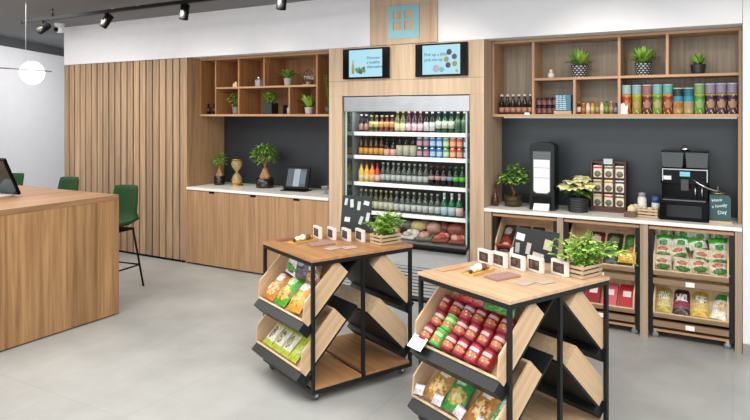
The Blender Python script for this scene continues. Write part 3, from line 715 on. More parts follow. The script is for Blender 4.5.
# coffee machine
t = thing('coffee_machine', 'black automatic coffee machine with bean hoppers and milk spout', 'coffee machine', T(-.325, 5.47, CT))
part('body', MB().box(-.165, .165, .0, .24, .0, .40, bev=.008), GLOSSBLACK, t)
part('base', MB().box(-.17, .17, -.13, .2, 0, .15, bev=.008), mat('#050606', .2, 0, .12), t)
part('drip_tray', MB().box(-.15, .15, -.125, -.005, .1505, .163, bev=.003), mat('#5a5e60', .25, .8), t)
part('brew_head', MB().box(-.165, .165, -.09, .02, .275, .40, bev=.006), GLOSSBLACK, t)
part('display_frame', MB().box(-.155, .16, -.094, -.0905, .388, .395).box(-.155, -.148, -.094, -.0905, .3, .3875).box(.153, .16, -.094, -.0905, .3, .3875), INOX, t)
part('panel', MB().box(-.085, .145, -.097, -.0945, .31, .385), BLACK, t)
part('display', MB().box(-.03, .04, -.1, -.0975, .34, .375), mat('#7fd0e8', emit=.7), t)
part('badge', MB().box(-.145, -.09, -.097, -.0945, .31, .34), mat('#d8dadb', .3), t)
part('spout', MB().box(-.025, .035, -.125, -.0905, .23, .32, bev=.006), mat('#2a2c2e', .25), t)
for x in (.075, .12): part('steam_rod', MB().tube([(x, -.07, .275), (x, -.07, .165)], .005, 8), CHROME, t)
HOP = mat('#0d1516', .08, 0, .5, alpha=.9, var=0)
for x, w in ((-.085, .07), (.085, .07)):
    o = part('bean_hopper', MB().prism([(x-w, .405), (x+w, .405), (x+w+.008, .52), (x-w-.008, .52)], -.06, .17, 'y'), HOP, t)
    part('hopper_lid', MB().box(x-w-.01, x+w+.01, -.065, .175, .521, .533, bev=.003), GLOSSBLACK, o)
    part('beans', MB().prism([(x-w+.01, .407), (x+w-.01, .407), (x+w-.005, .46), (x-w+.005, .46)], -.05, .16, 'y'), mat('#4a3020', .6), o)
part('lock_knob', MB().lathe([(.03, .534), (.034, .545), (.02, .556), (.012, .57), (0, .574)], 16, M=T(0, .02, 0)), CHROME, t)
part('milk_pipe', MB().tube([(.06, -.1, .32), (.11, -.12, .285), (.17, -.11, .255), (.22, -.08, .24), (.235, -.06, .225)], .006, 8), CHROME, t)
part('base_panel', MB().box(-.12, .12, -.133, -.1305, .03, .12), mat('#1a1c1e', .12), t)
# slate sign
t = thing('chalkboard_sign', 'small teal chalkboard sign with white handwriting by the coffee machine', 'sign', T(-.083, 5.40, CT) @ RZ(.02))
bd = MB(); pr = [(-.07, .0), (.07, .0), (.07, .17), (.055, .19), (-.07, .19)]
M_ = RX(-.12)
bd.prism(pr, -.006, .006, 'y', M=M_)
part('board', bd, mat('#2a4f54', .6), t, T(0, 0, .017))
for i, (s, x, z, sz) in enumerate([('Have', -.055, .135, .034), ('a lovely', -.055, .09, .034), ('Day', -.015, .045, .038)]):
    part('lettering', text_mb(s, sz), mat('#dff0ef', .7), t, T(0, 0, .017) @ M_ @ T(x, -.0075, z) @ RY(-.18) @ FRONT)
part('foot', MB().box(-.08, .08, -.03, .05, 0, .016, bev=.002), TRAYW, t)
single('metal_tin', MB().lathe([(.03, 0), (.03, .2), (.055, .205), (.055, .218), (.02, .225), (.008, .24), (.0, .27)], 18), mat('#8f8f70', .3, .8), 'dark tin with round metal lid behind the chalkboard sign', 'tin', T(-.10, 5.50, CT))

# ------------------------------------------------------------------ tray builder (45 degree tray, shared by trolleys and racks)
def tray_frame(bx, by, bz, sign, ang=45):
    """matrix: local x = down the slope, y = along the tray, z = up from the slope. sign -1: slopes to -x, +1: to +x"""
    a = R(ang); ux = Vector((sign*math.cos(a), 0, -math.sin(a))); nz = Vector((sign*math.sin(a), 0, math.cos(a))); uy = nz.cross(ux)
    M = Matrix((ux, uy, nz)).transposed().to_4x4(); M.translation = (bx, by, bz)
    return M
def add_tray(parent, M, W, L=.365, hb=.12, hf=.065, ext=.12, lipmat=None, wmat=None, support=True):
    w = W/2; th = .012; wm = wmat or TRAYW
    o = part('tray', MB().box(0, L, -w+th, w-th, 0.001, .012), wm, parent, M)
    part('back_board', MB().box(0, th, -w+th, w-th, .0125, hb), wm, o)
    part('front_board', MB().box(L-th, L, -w+th, w-th, .0125, hf), wm, o)
    for s in (-1, 1):
        part('side_board', MB().prism([(0, .001), (L, .001), (L, hf), (L-.085, hb), (0, hb)], s*w-s*th, s*w, 'y'), wm, o)
    if support:
        q = part('tray_support', MB().box(-ext, L+.055, -w, w, -.012, 0), STEEL, parent, M)
        part('support_lip', MB().box(L+.003, L+.055, -w, w, .0005, .038).box(L-.02, L+.055, -w, w, -.042, -.0125), lipmat or STEEL, q)
    return o

# ------------------------------------------------------------------ display trolleys
TL, TW, TH = .758, .665, .86
def trolley(f, ang, label, topmat):
    a = R(ang); M0 = T(f[0], f[1], 0) @ RZ(a)             # local frame with its origin at the near corner
    base = M0 @ T(TL/2, TW/2, 0)
    t = thing('display_trolley', label, 'display trolley', base)
    D = T(-TL/2, -TW/2, 0); s = .02
    def P(name, mb, m): return part(name, mb, m, t, D)
    P('tabletop', MB().box(-.004, TL+.004, -.004, TW+.004, TH-.018, TH, bev=.002), topmat)
    for x in (0, TL-s):
        for y in (0, TW-s): P('leg', MB().box(x, x+s, y, y+s, .055, TH-.0435), STEEL)
    for y in (0, TW-s): P('middle_post', MB().box(.36, .36+s, y, y+s, .0805, TH-.0435), STEEL)
    tr = MB()
    for z in (TH-.043,):
        for y in (0, TW-s): tr.box(0, TL, y, y+s, z, z+.0248)
        for x in (0, TL-s): tr.box(x, x+s, s, TW-s, z, z+.0248)
    P('top_rail', tr, STEEL)
    tr = MB()
    for y in (0, TW-s): tr.box(s+.0005, TL-s-.0005, y, y+s, .055, .08)
    for x in (0, TL-s): tr.box(x, x+s, s+.0005, TW-s-.0005, .055, .08)
    tr.box(.36, .36+s, s+.0005, TW-s-.0005, .055, .08)
    P('bottom_rail', tr, STEEL)
    sb = MB(); sb.box(s+.001, .355, .004, TW-.004, .0805, .098); sb.box(.39, TL-s-.001, .004, TW-.004, .0805, .098)
    P('bottom_shelf', sb, topmat)
    for x in (.05, TL-.05):
        for y in (.05, TW-.05):
            c = P('caster', MB().lathe([(.026, -.009), (.028, -.006), (.028, .006), (.026, .009)], 16, M=T(x, y, .0285) @ RX(PI/2)), mat('#4a4d50', .4))
            part('caster_fork', MB().box(x-.012, x+.012, y-.016, y-.0095, .02, .05).box(x-.012, x+.012, y+.0095, y+.016, .02, .05).box(x-.02, x+.02, y-.018, y+.018, .05, .0545), CHROME, c)
    fr = {}
    for key, (bx, bz, sg) in {'lu': (.268, .744, -1), 'll': (.252, .453, -1), 'ru': (.455, .745, 1), 'rl': (.43, .452, 1)}.items():
        F = tray_frame(bx, TW/2, bz, sg)
        add_tray(t, D @ F, TW-2*s-.004, L=.40 if sg < 0 else .387, hf=.05, ext={'lu': .105, 'll': .11, 'ru': .105, 'rl': .03}[key], support=True)
        fr[key] = M0 @ F @ T(.033, 0, 0)
    return t, M0, fr
tA, MA, FA = trolley((-2.163, 3.057), 65.2, 'rear steel display trolley with bags and lime packs, by the fridge', TABLEW)
tB, MBt, FB = trolley((-.895, 2.833), 64.8, 'front steel display trolley with red cans, nearest the camera', TABLEW2)

# ------------------------------------------------------------------ snack packaging
def bag(w, h, t, cols, style=0, seed=0, seal=.04):
    """pillow bag standing in the xz plane, front to -y, base at z=0. cols: base, band, picture, logo patch, accent"""
    rnd = random.Random(seed); nx, nz = 14, 18; mb = MB()
    def pt(i, k, side):
        x = -1+2*i/nx; z = k/nz
        e = min(1, min(z, 1-z)/.32); prof = math.sin(e*PI/2)**.7 if e > 0 else 0
        th = t/2*prof*max(0, 1-abs(x)**2.6)
        wr = .06*t*math.sin(x*9+z*13+seed)*prof
        ww = w/2*(1-.10*prof*(1 if 0 < k < nz else 0)*(1-e*.3))
        return (x*ww, side*(th+wr*.5), z*h)
    for side in (-1, 1):
        vs = [pt(i, k, side) for k in range(nz+1) for i in range(nx+1)]; fs = []; ms = []
        for k in range(nz):
            for i in range(nx):
                o = k*(nx+1)+i; fs.append((o, o+1, o+nx+2, o+nx+1))
                x = -1+2*(i+.5)/nx; z = (k+.5)/nz; m_ = 0
                if side == -1:
                    if style == 0:      # top logo patch, picture below
                        if (x/.62)**2+((z-.68)/.15)**2 < 1: m_ = 3
                        elif ((x-.1)/.75)**2+((z-.3)/.2)**2 < 1: m_ = 2 if rnd.random() > .3 else 4
                        elif z > .86: m_ = 1
                    elif style == 1:    # band across top, white body with picture
                        if z > .68: m_ = 1
                        elif (x/.5)**2+((z-.42)/.2)**2 < 1: m_ = 2 if rnd.random() > .35 else 4
                        elif z < .14: m_ = 3
                    elif style == 2:    # window pouch
                        if z > .8 or z < .14: m_ = 1
                        elif abs(x) < .7 and .42 < z < .72: m_ = 3 if rnd.random() > .3 else 4
                        elif z < .42: m_ = 2
                ms.append(m_)
        mb.add(vs, fs, ms, None, True)
    return mb.mesh('snack_bag', [mat(c, .28, var=.3, vs=60) for c in cols])
UPM = Matrix(((0, -1, 0, 0), (0, 0, -1, 0), (1, 0, 0, 0), (0, 0, 0, 1)))
def lay(F, u, y, v, tilt=0., yaw=0., roll=0.):
    """bag base at distance u down the slope, bag top pointing up the slope, front facing out of the slope"""
    # bag local: x width, -y front, z up -> tray: z->-u, -y->+v, x->? (right handed)
    ex = Vector((0, 1, 0)); ez = Vector((-1, 0, 0)); ey = ez.cross(ex)      # ey = z cross x
    B = Matrix((ex, ey, ez)).transposed().to_4x4()
    if ey.z > 0: B = Matrix((-ex, -ey, ez)).transposed().to_4x4()
    return F @ T(u, y, v) @ B @ RY(yaw) @ RX(tilt) @ RZ(roll)
def put_bag(F, u, y, v, dims, cols, style, seed, label, tilt=0., yaw=0., group=None, name='snack_bag', cat='snack bag'):
    return single(name, bag(*dims, cols, style, seed), None, label, cat, lay(F, u, y, v, tilt, yaw), group)
# y in tray frame: trolley left trays slope to -a; uy = nz x ux
L1 = FA['lu']; L2 = FA['ll']
sgn = 1 if (L1.to_3x3() @ Vector((0, 1, 0))).dot(MA.to_3x3() @ Vector((0, 1, 0))) > 0 else -1   # +1: y runs away from the near leg
def yb(b): return sgn*(b-TW/2)
put_bag(L1, .345, yb(.54), .045, (.155, .23, .085), ('#b8742e', '#6a3a6a', '#e8b070', '#e8dcd0', '#c86a3a'), 0, 1, 'orange and purple snack bag, far side of the rear trolley upper tray', tilt=-.1, yaw=.02)
put_bag(L1, .345, yb(.37), .05, (.155, .24, .09), ('#45961f', '#3a7a26', '#c0a848', '#bcd89c', '#a8402c'), 0, 2, 'bright green snack bag in the rear trolley upper tray', tilt=-.1, yaw=0.)
put_bag(L1, .345, yb(.19), .05, (.165, .24, .09), ('#c88e2a', '#b87a24', '#d0a04a', '#e8e2d4', '#b85c22'), 0, 3, 'golden yellow snack bag with white patch, rear trolley upper tray', tilt=-.1, yaw=-.08)
put_bag(L1, .15, yb(.42), .085, (.17, .15, .05), ('#d5d8d2', '#3a7a3a', '#5c9a4c', '#e8ece6', '#2c5a34'), 0, 4, 'white and green bag behind the bright green one', tilt=.5, yaw=.1)
put_bag(L1, .15, yb(.29), .085, (.15, .14, .05), ('#3a3a4a', '#2a2a34', '#6a5a6a', '#9aa0b0', '#4a3a4a'), 0, 5, 'dark bag at the back of the rear trolley upper tray', tilt=.5, yaw=-.1)
put_bag(L1, .15, yb(.14), .085, (.15, .14, .05), ('#7a4a32', '#5a3424', '#c09a7a', '#e6dccf', '#8a5a3c'), 0, 6, 'brown bag at the back near the front leg, rear trolley', tilt=.5, yaw=-.15)
for i, b in enumerate((.545, .43, .315)):
    put_bag(L2, .345, yb(b), .03, (.115, .22, .03), ('#d4d0b6', '#aebc2a', '#5a5240', '#a8b838', '#bcb890'), 1, 10+i, 'lime and white pouch in the rear trolley lower tray, %s of three' % od(i, 3), tilt=-.05, group='lime and white pouches')
put_bag(L2, .345, yb(.20), .03, (.115, .22, .03), ('#a9b82e', '#9cae28', '#b8c444', '#b0c038', '#94a624'), 0, 14, 'plain lime pouch nearest the front leg, rear trolley lower tray', tilt=-.05)

# red cans on the front trolley
def snack_can(main, logo, lab):
    h, r = .088, .0375; nz = 10; mb = MB()
    def f(i, a):
        z = (i+.5)/nz; ca = math.cos(a+PI/2)
        if ca > .3 and .16 < z < .5 and (z-.32)**2/.035+(1-ca)*1.3 < .9: return 2 if (i+int(a*8)) % 6 else 3
        if ca > .4 and .56 < z < .84: return 1
        return 0
    mb.lathe([(r, h*.94*k/nz) for k in range(nz+1)], 28, mif=f)
    me = mb.mesh('snack_can', [mat(main, .35), mat(logo, .4), mat('#a8622c', .4, var=.4, vs=90), mat(lab, .4)])
    lid = MB().lathe([(r*1.04, h*.94), (r*1.04, h*.99), (r*.95, h), (r*.9, h*.985), (0, h*.985)], 28).mesh('lid', [mat('#7a121c', .3) if main != '#4a9a3c' else mat('#8fd060', .3)])
    return me, lid
RED = snack_can('#82121e', '#bfa09c', '#b89878'); GRN = snack_can('#4a9a3c', '#9cc878', '#b8b84a'); REDW = snack_can('#a02432', '#a8b8c8', '#d0ccd0')
U1 = FB['lu']; rowdef = [(.345, 'RGRRWR'), (.252, 'RGRRRR'), (.159, 'RRWRRR')]
rown = ['front', 'middle', 'back']
for r_, (u, s) in enumerate(rowdef):
    for i, ch in enumerate(s):
        b = .575-i*.088+(-.012 if r_ == 1 else 0); me, lid = {'R': RED, 'G': GRN, 'W': REDW}[ch]
        M = lay(U1, u, yb(b), .0385+.013+r_*.0, 0, 0, random.uniform(-.35, .35))
        nm = {'R': 'red snack can', 'G': 'green snack can', 'W': 'pale-labelled red snack can'}[ch]
        t = thing('snack_can', '%s, %s in the %s row of the upper tray' % (nm, od(i, 6), rown[r_]), 'snack can', M, 'small snack cans on the front trolley')
        part('can', me, None, t); part('lid', lid, None, t)
put_bag(U1, .075, yb(.40), .085, (.2, .10, .05), ('#a81e2c', '#8a1820', '#c05a4a', '#c8383e', '#7a141c'), 0, 20, 'red bag behind the can rows, front trolley', tilt=.4)
put_bag(U1, .075, yb(.20), .085, (.22, .11, .05), ('#3f8a3a', '#2f6a2e', '#5a9a4a', '#6aa85a', '#2a5a2a'), 0, 21, 'green bag behind the can rows, front trolley', tilt=.4)
single('price_card', MB().box(-.055, .055, -.002, .002, 0, .075), PAPER, 'blank white card on the far end of the red can tray', 'sign', lay(U1, .41, yb(.585), .075, tilt=.0))
L2 = FB['ll']
put_bag(L2, .335, yb(.52), .045, (.15, .24, .055), ('#b0854c', '#98682e', '#c8ac64', '#e0dac8', '#a8642e'), 0, 30, 'orange-brown crisp bag at the far end of the front trolley lower tray', tilt=-.05, yaw=.1)
put_bag(L2, .335, yb(.355), .05, (.15, .24, .055), ('#3a8a44', '#2f7a3a', '#b8a058', '#bcd8c0', '#7a8a34'), 0, 31, 'green crisp bag in the middle of the front trolley lower tray', tilt=-.05, yaw=-.1)
put_bag(L2, .335, yb(.20), .045, (.15, .24, .055), ('#ac7640', '#985a2a', '#c8ac68', '#e0dccf', '#98542a'), 0, 32, 'orange crisp bag with white patch in the front trolley lower tray', tilt=-.05, yaw=.05)
put_bag(L2, .33, yb(.085), .04, (.1, .2, .04), ('#5ab070', '#3f8a4f', '#8fd0a0', '#cfeed8', '#3a8a4a'), 0, 33, 'narrow green bag by the near leg, front trolley lower tray', tilt=-.05)
for i, b in enumerate((.575, .43, .275, .13)):
    put_bag(L2, .352, yb(b), .085, (.07, .055, .035), ('#d6d0d2', '#c6b8bc', '#b8a0b0', '#e6e2e0', '#c8b8a8'), 0, 90+i, 'small whitish packet before the crisp bags, %s of four' % od(i, 4), tilt=.1, yaw=random.uniform(-.3, .3), group='small packets on the front trolley', name='snack_packet', cat='packet')

# ------------------------------------------------------------------ things on the trolley tops
def on(M0, a, b, rot=0.): return M0 @ T(a, b, TH+.0006) @ RZ(R(rot))
def card_holder(M0, a, b, rot, label, pic, group):
    t = thing('photo_stand', label, 'photo stand', on(M0, a, b, rot), group)
    part('frame', MB().box(-.012, .012, -.056, .056, 0, .082, bev=.003), mat('#d9d0c8', .5), t)
    p = part('photo', MB().box(-.0135, -.0115, -.039, .039, .015, .067), mat('#3a332e', .5), t)
    pm = MB()
    for k in range(8): pm.box(-.0145, -.0133, -.036+random.random()*.055, -.022+random.random()*.055, .018+random.random()*.03, .03+random.random()*.034)
    part('print', pm, mat(pic, .5), p)
    return t
for i, (a, b) in enumerate([(.362, .555), (.42, .462), (.478, .368), (.54, .29)]):
    card_holder(MA, a, b, -8, 'white framed photo stand on the rear trolley, %s of four' % od(i, 4), '#5a5a60', 'photo stands on the rear trolley')
for i, (a, b) in enumerate([(.43, .585), (.445, .485), (.475, .383), (.518, .29), (.57, .168)]):
    card_holder(MBt, a, b, -6, 'white framed photo stand on the front trolley, %s of five' % od(i, 5), '#6e5248', 'photo stands on the front trolley')
def herb_planter(M0, a, b, label, seed, spread):
    random.seed(seed)
    t = crate('herb_crate', label, on(M0, a, b, 2), .175, .115, .07, 3, .008, 'planter')
    part('soil', MB().box(-.075, .075, -.045, .045, .01, .055), SOIL, t)
    st = MB(); lf = MB()
    for i in range(64):
        an = random.uniform(0, 2*PI); rr = random.uniform(.05, 1)*spread; hh = random.uniform(.07, .175)*(1.1-.45*rr/spread)
        p0 = Vector((random.uniform(-.06, .06), random.uniform(-.035, .035), .055)); p2 = Vector((math.cos(an)*rr+spread*.12, math.sin(an)*rr, .055+hh)); p1 = (p0+p2)/2+Vector((0, 0, .02))
        st.tube([p0, p1, p2], .0018, 5)
        for k in range(15):
            q = p1.lerp(p2, random.random()) if k < 9 else p0.lerp(p1, random.random()); aa = random.uniform(0, 2*PI)
            lf.leaf(q, (math.cos(aa), math.sin(aa), random.uniform(-.2, .7)), random.uniform(.02, .035), random.uniform(.018, .028), random.choice((0, 1, 1, 2)), .3, segs=2)
    part('stems', st, GREEN1, t); part('foliage', lf, [GREEN1, mat('#b4d468', .5, var=.2), mat('#86b448', .5, var=.2)], t)
herb_planter(MA, .645, .14, 'green herbs in a slatted wooden crate on the rear trolley', 3, .16)
herb_planter(MBt, .672, .095, 'green herbs in a slatted wooden crate on the front trolley', 5, .23)
def note_board(M0, a0, b0, a1, b1, h, label, notes, m, lean=.22):
    c = Vector(((a0+a1)/2, (b0+b1)/2)); dv = Vector((a1-a0, b1-b0)); w = dv.length; ang = math.atan2(dv.y, dv.x)
    M = M0 @ T(c.x, c.y, TH+.006) @ RZ(ang) @ RX(-lean)
    t = thing('notice_board', label, 'board', M)
    part('board', MB().box(-w/2, w/2, -.006, .006, 0, h, bev=.002), m, t)
    for i, (x, z, ww, hh, rot, col) in enumerate(notes):
        part('note', MB().box(-ww*.42, ww*.42, -.0085, -.0062, -hh*.42, hh*.42), L_(col), t, T(x*w, 0, z*h) @ RY(rot))
    part('strut', MB().prism([(.007, .02), (.06, .002), (.007, .6*h)], -.01, .01, 'x'), m, t, RX(0))
    return t
note_board(MA, .615, .66, .752, .475, .262, 'dark green notice board with white paper notes on the rear trolley',
           [(-.36, .82, .025, .06, .1, '#cdd6d2'), (-.16, .78, .03, .07, -.1, '#d6deda'), (.08, .72, .028, .075, .05, '#cfd8d4'), (.33, .8, .05, .035, .25, '#dfe6e2'), (-.28, .33, .05, .04, .1, '#dfe6e2'), (.18, .32, .028, .07, .3, '#cdd6d2'), (.4, .42, .03, .075, .15, '#d6deda')], mat('#0f1716', .5))
note_board(MBt, .70, .62, .738, .33, .175, 'dark notice board with pinned photos on the front trolley',
           [(-.36, .68, .07, .05, .12, '#e0e6e8'), (-.4, .3, .035, .07, -.05, '#a8aca8'), (-.14, .33, .035, .08, .1, '#c9c2bc'), (.3, .55, .065, .07, .12, '#c8c49a'), (.1, .12, .09, .05, .1, '#d8ccc8')], mat('#15191a', .5))
def top_items(M0, where, pos):
    (s1, dish, s2, co) = pos
    single('serving_board', MB().box(-.09, .09, -.03, .03, 0, .008, bev=.003), mat(('#8a5a4a' if 'rear' in where else '#c8966e'), .5), 'long thin wooden board at the left edge of the %s' % where, 'board', on(M0, *s1, 2))
    t = thing('tasting_tray', 'small golden tray on the %s top' % where, 'tray', on(M0, *dish, 8))
    part('tray', MB().box(-.095, .095, -.04, .04, 0, .006, bev=.002), mat('#d2a95e', .35), t)
    part('rim', MB().box(-.095, .095, -.04, -.036, .0065, .012).box(-.095, .095, .036, .04, .0065, .012), mat('#b98d45', .35), t)
    Mt = on(M0, *dish, 8)
    for i, (x, y, r_, c, ds, sq) in enumerate([(-.07, .0, .011, '#3a2c24', 'dark chocolate piece', (1, 1, 1)), (-.035, .008, .02, '#efe2c4', 'cream biscuit', (1.2, 1, .8)), (.005, .008, .022, '#f0e6cf', 'large cream biscuit', (1.2, 1, .9)), (.045, .0, .019, '#6a4632', 'brown chocolate biscuit', (1.1, 1, 1)), (.078, .0, .014, '#b5803c', 'golden biscuit', (1, 1, 1))]):
        single('biscuit', MB().ball((0, 0, r_*sq[2]), r_, 0, 12, sq, .08), mat(c, .6), '%s on the golden tray of the %s' % (ds, where), 'biscuit', Mt @ T(x, y, .0065), 'biscuits on the golden tray')
    t = thing('menu_booklet', 'mauve patterned flat booklet on the %s' % where, 'booklet', on(M0, *s2, -4))
    part('cover', MB().box(-.085, .085, -.05, .05, 0, .01, bev=.002), mat('#98766a', .5), t)
    pp = MB()
    for i in range(5):
        for k in range(4): pp.box(-.07+i*.03, -.054+i*.03+random.uniform(-.004, .006), -.04+k*.022, -.028+k*.022, .0101, .0108)
    part('print', pp, mat('#b08e88', .5), t)
    for i, (da, db) in enumerate(((-.045, .025), (.055, -.015))):
        single('coaster', MB().box(-.045, .045, -.032, .032, 0, .007, bev=.003), mat('#b4a296', .5), 'pale thin coaster on the %s, %s of the pair' % (where, ('left', 'right')[i]), 'coaster', on(M0, co[0]+da, co[1]+db, (10, -6)[i]), 'coasters on the %s' % where)
top_items(MA, 'rear trolley', [(.18, .62), (.215, .505), (.265, .35), (.305, .165)])
top_items(MBt, 'front trolley', [(.19, .61), (.255, .46), (.285, .315), (.335, .135)])

# ------------------------------------------------------------------ rolling racks in the bays
def rack(x0, x1, label):
    cx = (x0+x1)/2; w = (x1-x0)/2-.006
    t = thing('rolling_rack', label, 'rack', T(cx, YF+.02, 0)); s = .03
    for x in (-w, w-s):
        for y in (0, .40): part('post', MB().box(x, x+s, y, y+s, .05, .8395), STEEL, t)
    part('top_board', MB().box(-w, w, -.002, .425, .84, .862), OAKSH, t)
    part('back_sheet', MB().box(-w+s+.001, w-s-.001, .405, .412, .08, .835), STEEL, t)
    part('bottom_board', MB().box(-w+s+.001, w-s-.001, 0, .42, .06, .078), OAKSH, t)
    for x in (-w+.04, w-.04):
        c = part('caster', MB().lathe([(.02, -.008), (.024, -.005), (.024, .005), (.02, .008)], 14, M=T(x, .04, .0245) @ RX(PI/2)), mat('#8a8d90', .4), t)
        part('caster_fork', MB().box(x-.01, x+.01, .024, .031, .02, .05).box(x-.01, x+.01, .049, .056, .02, .05).box(x-.014, x+.014, .024, .056, .05, .0595), CHROME, c)
    fr = []
    for z0 in (.755, .432):
        a = R(45); ux = Vector((0, -math.cos(a), -math.sin(a))); nz = Vector((0, -math.sin(a), math.cos(a))); uy = nz.cross(ux)
        F = Matrix((ux, uy, nz)).transposed().to_4x4(); F.translation = (0, .262, z0)
        add_tray(t, F, 2*(w-s)-.004, L=.375, ext=-.0, support=False)
        o = part('shelf_lip', MB().box(-w+s+.001, w-s-.001, -.03, .0, z0-.325, z0-.285), mat('#8a7258', .5), t)
        part('price_tag', MB().box(-.03, .03, -.0335, -.0302, z0-.322, z0-.288), PAPER, o)
        fr.append(T(cx, YF+.02, 0) @ F)
    return t, fr, uy.x
_, F1, sx = rack(-1.822, -1.259, 'rolling rack in the left bay by the fridge, behind the notice board')
_, F2, sx = rack(-1.211, -.625, 'rolling rack in the middle bay with red boxes')
_, F3, sx = rack(-.568, .013, 'rolling rack in the right bay with green-white bags')
colsx = [-.19, -.063, .063, .19]
k = 0
rb = random.Random(11)
for c_ in range(4):
    for r_ in range(4):
        u = .352-r_*.088; green = r_ >= 2
        cols = ('#d8d8cc', '#3f9a34', '#48983a', '#346e2c', '#2a5628') if green else ('#d2c8b2', '#c8bda4', '#3f6e34', '#a8664a', '#4f7a3a')
        put_bag(F3[0], u+rb.uniform(-.012, .004), sx*(colsx[c_]+rb.uniform(-.008, .008)), (.034+.012*r_), (.135, .115, .095), cols, 1 if green else 0, 40+k, '%s snack bag, %s column, %s row, right bay upper tray' % ('green-white' if green else 'beige', od(c_, 4), ('bottom', 'second', 'third', 'top')[r_]), tilt=rb.uniform(.4, .75), yaw=rb.uniform(-.4, .4), group='snack bags in the right bay')
        k += 1
for c_, (cols, ds, st) in enumerate([(('#c8b26a', '#b8a23e', '#d8c890', '#e8e0cc', '#8a9a6a'), 'yellow-olive window pouch', 2), (('#4a2c34', '#2f2026', '#8a4a5a', '#e4dcd8', '#6a3a44'), 'dark purple pouch with white print', 2),
                                     (('#cdb060', '#c8a030', '#d8c07a', '#dcd6c4', '#8a8a74'), 'golden yellow window pouch', 2), (('#e8e6dc', '#3fa04a', '#d8c8a8', '#e0dcc8', '#c8a860'), 'white pouch with green top', 1)]):
    put_bag(F3[1], .34, sx*colsx[c_], .03, (.125, .235, .06), cols, st, 60+c_, '%s in the right bay lower tray' % ds, tilt=-.12, yaw=(0, 0, 0, .15)[c_])
for c_, (cols, ds) in enumerate([(('#3a2624', '#4a3230', '#8a342c', '#9a9a94', '#5a2c28'), 'dark bag'), (('#8a2a26', '#6a1e1c', '#c87a6a', '#9a9a94', '#a83a34'), 'dark red bag'), (('#5a3a2e', '#4a2a24', '#8a5a48', '#a09488', '#6a4434'), 'brown bag')]):
    put_bag(F1[0], .345, sx*(-.18+c_*.125), .04, (.12, .31, .06), cols, 0, 70+c_, '%s in the left bay upper tray, %s of three' % (ds, od(c_, 3)), tilt=-.1)
single('snack_pile', pack(.14, .05, .05, ('#a83a2a', '#c8503a', '#e0b0a0')), None, 'small red and white packets in the left bay tray', 'food pack', lay(F1[0], .33, sx*-.17, .09) )
single('price_card', MB().box(-.035, .035, -.002, .002, 0, .06), PAPER, 'blank white card on the tray of the left bay', 'sign', lay(F1[0], .372, sx*-.075, .075))
for c_, (cols, ds, st) in enumerate([(('#6a241e', '#4a1a16', '#8a4a3a', '#c8b8a8', '#5a2a22'), 'maroon bag', 0), (('#2c3a2a', '#1e2a1e', '#4a5a3a', '#6a7a5a', '#33402c'), 'dark green bag', 0), (('#2f6a34', '#285a2c', '#a8763a', '#5a8a4a', '#c89a58'), 'tall green bag with orange picture', 0)]):
    put_bag(F2[0], .345, sx*(-.06+c_*.14), .04, (.135, .32, .06), cols, st, 80+c_, '%s behind the herbs in the middle bay upper tray' % ds, tilt=-.1)
put_bag(F2[0], .352, sx*.2, .085, (.14, .09, .05), ('#c8a238', '#b88a2a', '#d8b860', '#e0c878', '#a87828'), 0, 84, 'golden bag lying in front of the tall green bag', tilt=.3)
for c_, ds in enumerate(('first', 'second', 'third', 'fourth')):
    cb = thing('snack_box', 'red box with white print in the middle bay lower tray, %s from the left' % ds, 'box', lay(F2[1], .36, sx*(-.19+c_*.127), .036), 'red boxes in the middle bay')
    part('box', MB().box(-.055, .055, -.02, .02, 0, .2, bev=.002), mat(('#a81f28', '#8a1a22', '#c85a64', '#b0202a')[c_], .4), cb)
    part('print', MB().box(-.03, .03, -.0215, -.0202, .09, .14), mat('#ecd8d6', .5), cb)

# ------------------------------------------------------------------ left worktop and left shelf items
CL_ = .8865
def bonsai(M, label, h, r, potr, n):
    t = thing('bonsai', label, 'bonsai', M)
    part('pot', MB().lathe([(potr, 0), (potr*1.02, .01), (potr*1.02, .1), (potr*.95, .105), (potr*.9, .09), (0, .088)], 24, [0, 0, 0, 0, 1]), [mat('#1e1814', .2), SOIL], t)
    tr = MB(); s = h
    tr.tube([(potr*.25, 0, .075), (potr*.18, .01, .075+s*.12), (0, 0, .075+s*.3), (-.004, 0, .075+s*.42), (.01, 0, .075+s*.6)], .02, 8, rs=[.044*s/.4, .038*s/.4, .03*s/.4, .016*s/.4, .008])
    tr.tube([(-potr*.45, .01, .075), (-potr*.35, -.005, .075+s*.1), (-.01, 0, .075+s*.28)], .02, 8, rs=[.036*s/.4, .03*s/.4, .018*s/.4])
    tr.tube([(.0, -potr*.4, .075), (.0, -potr*.2, .075+s*.12), (0, 0, .075+s*.26)], .02, 8, rs=[.02*s/.4, .016*s/.4, .01*s/.4])
    for a in range(6): tr.tube([(0, 0, .075+s*.4), (math.cos(a)*r*.5, math.sin(a)*r*.5, .075+s*.68)], .004, 5)
    part('trunk', tr, mat('#a67c50', .7, var=.2), t)
    lf = MB()
    for i in range(n):
        a = random.uniform(0, 2*PI); e = random.uniform(-.9, 1.5); rr = r*random.uniform(.45, 1)
        p = (math.cos(a)*math.cos(e)*rr, math.sin(a)*math.cos(e)*rr, .075+s*.68+math.sin(e)*rr*.85)
        lf.leaf(p, (math.cos(a), math.sin(a), random.uniform(-.4, .8)), .042, .026, (0, 1, 1, 2)[i % 4], .3, segs=2)
    part('foliage', lf, [GREEN1, GREEN2, GREEN3], t)
bonsai(T(-5.31, 5.60, CL_), 'small bonsai in a black pot at the left end of the worktop', .33, .09, .062, 170)
bonsai(T(-4.65, 5.64, CL_), 'large round-crowned bonsai in a black pot on the worktop', .44, .155, .1, 620)
t = thing('hourglass', 'golden hourglass between the two bonsai trees', 'hourglass', T(-5.055, 5.62, CL_))
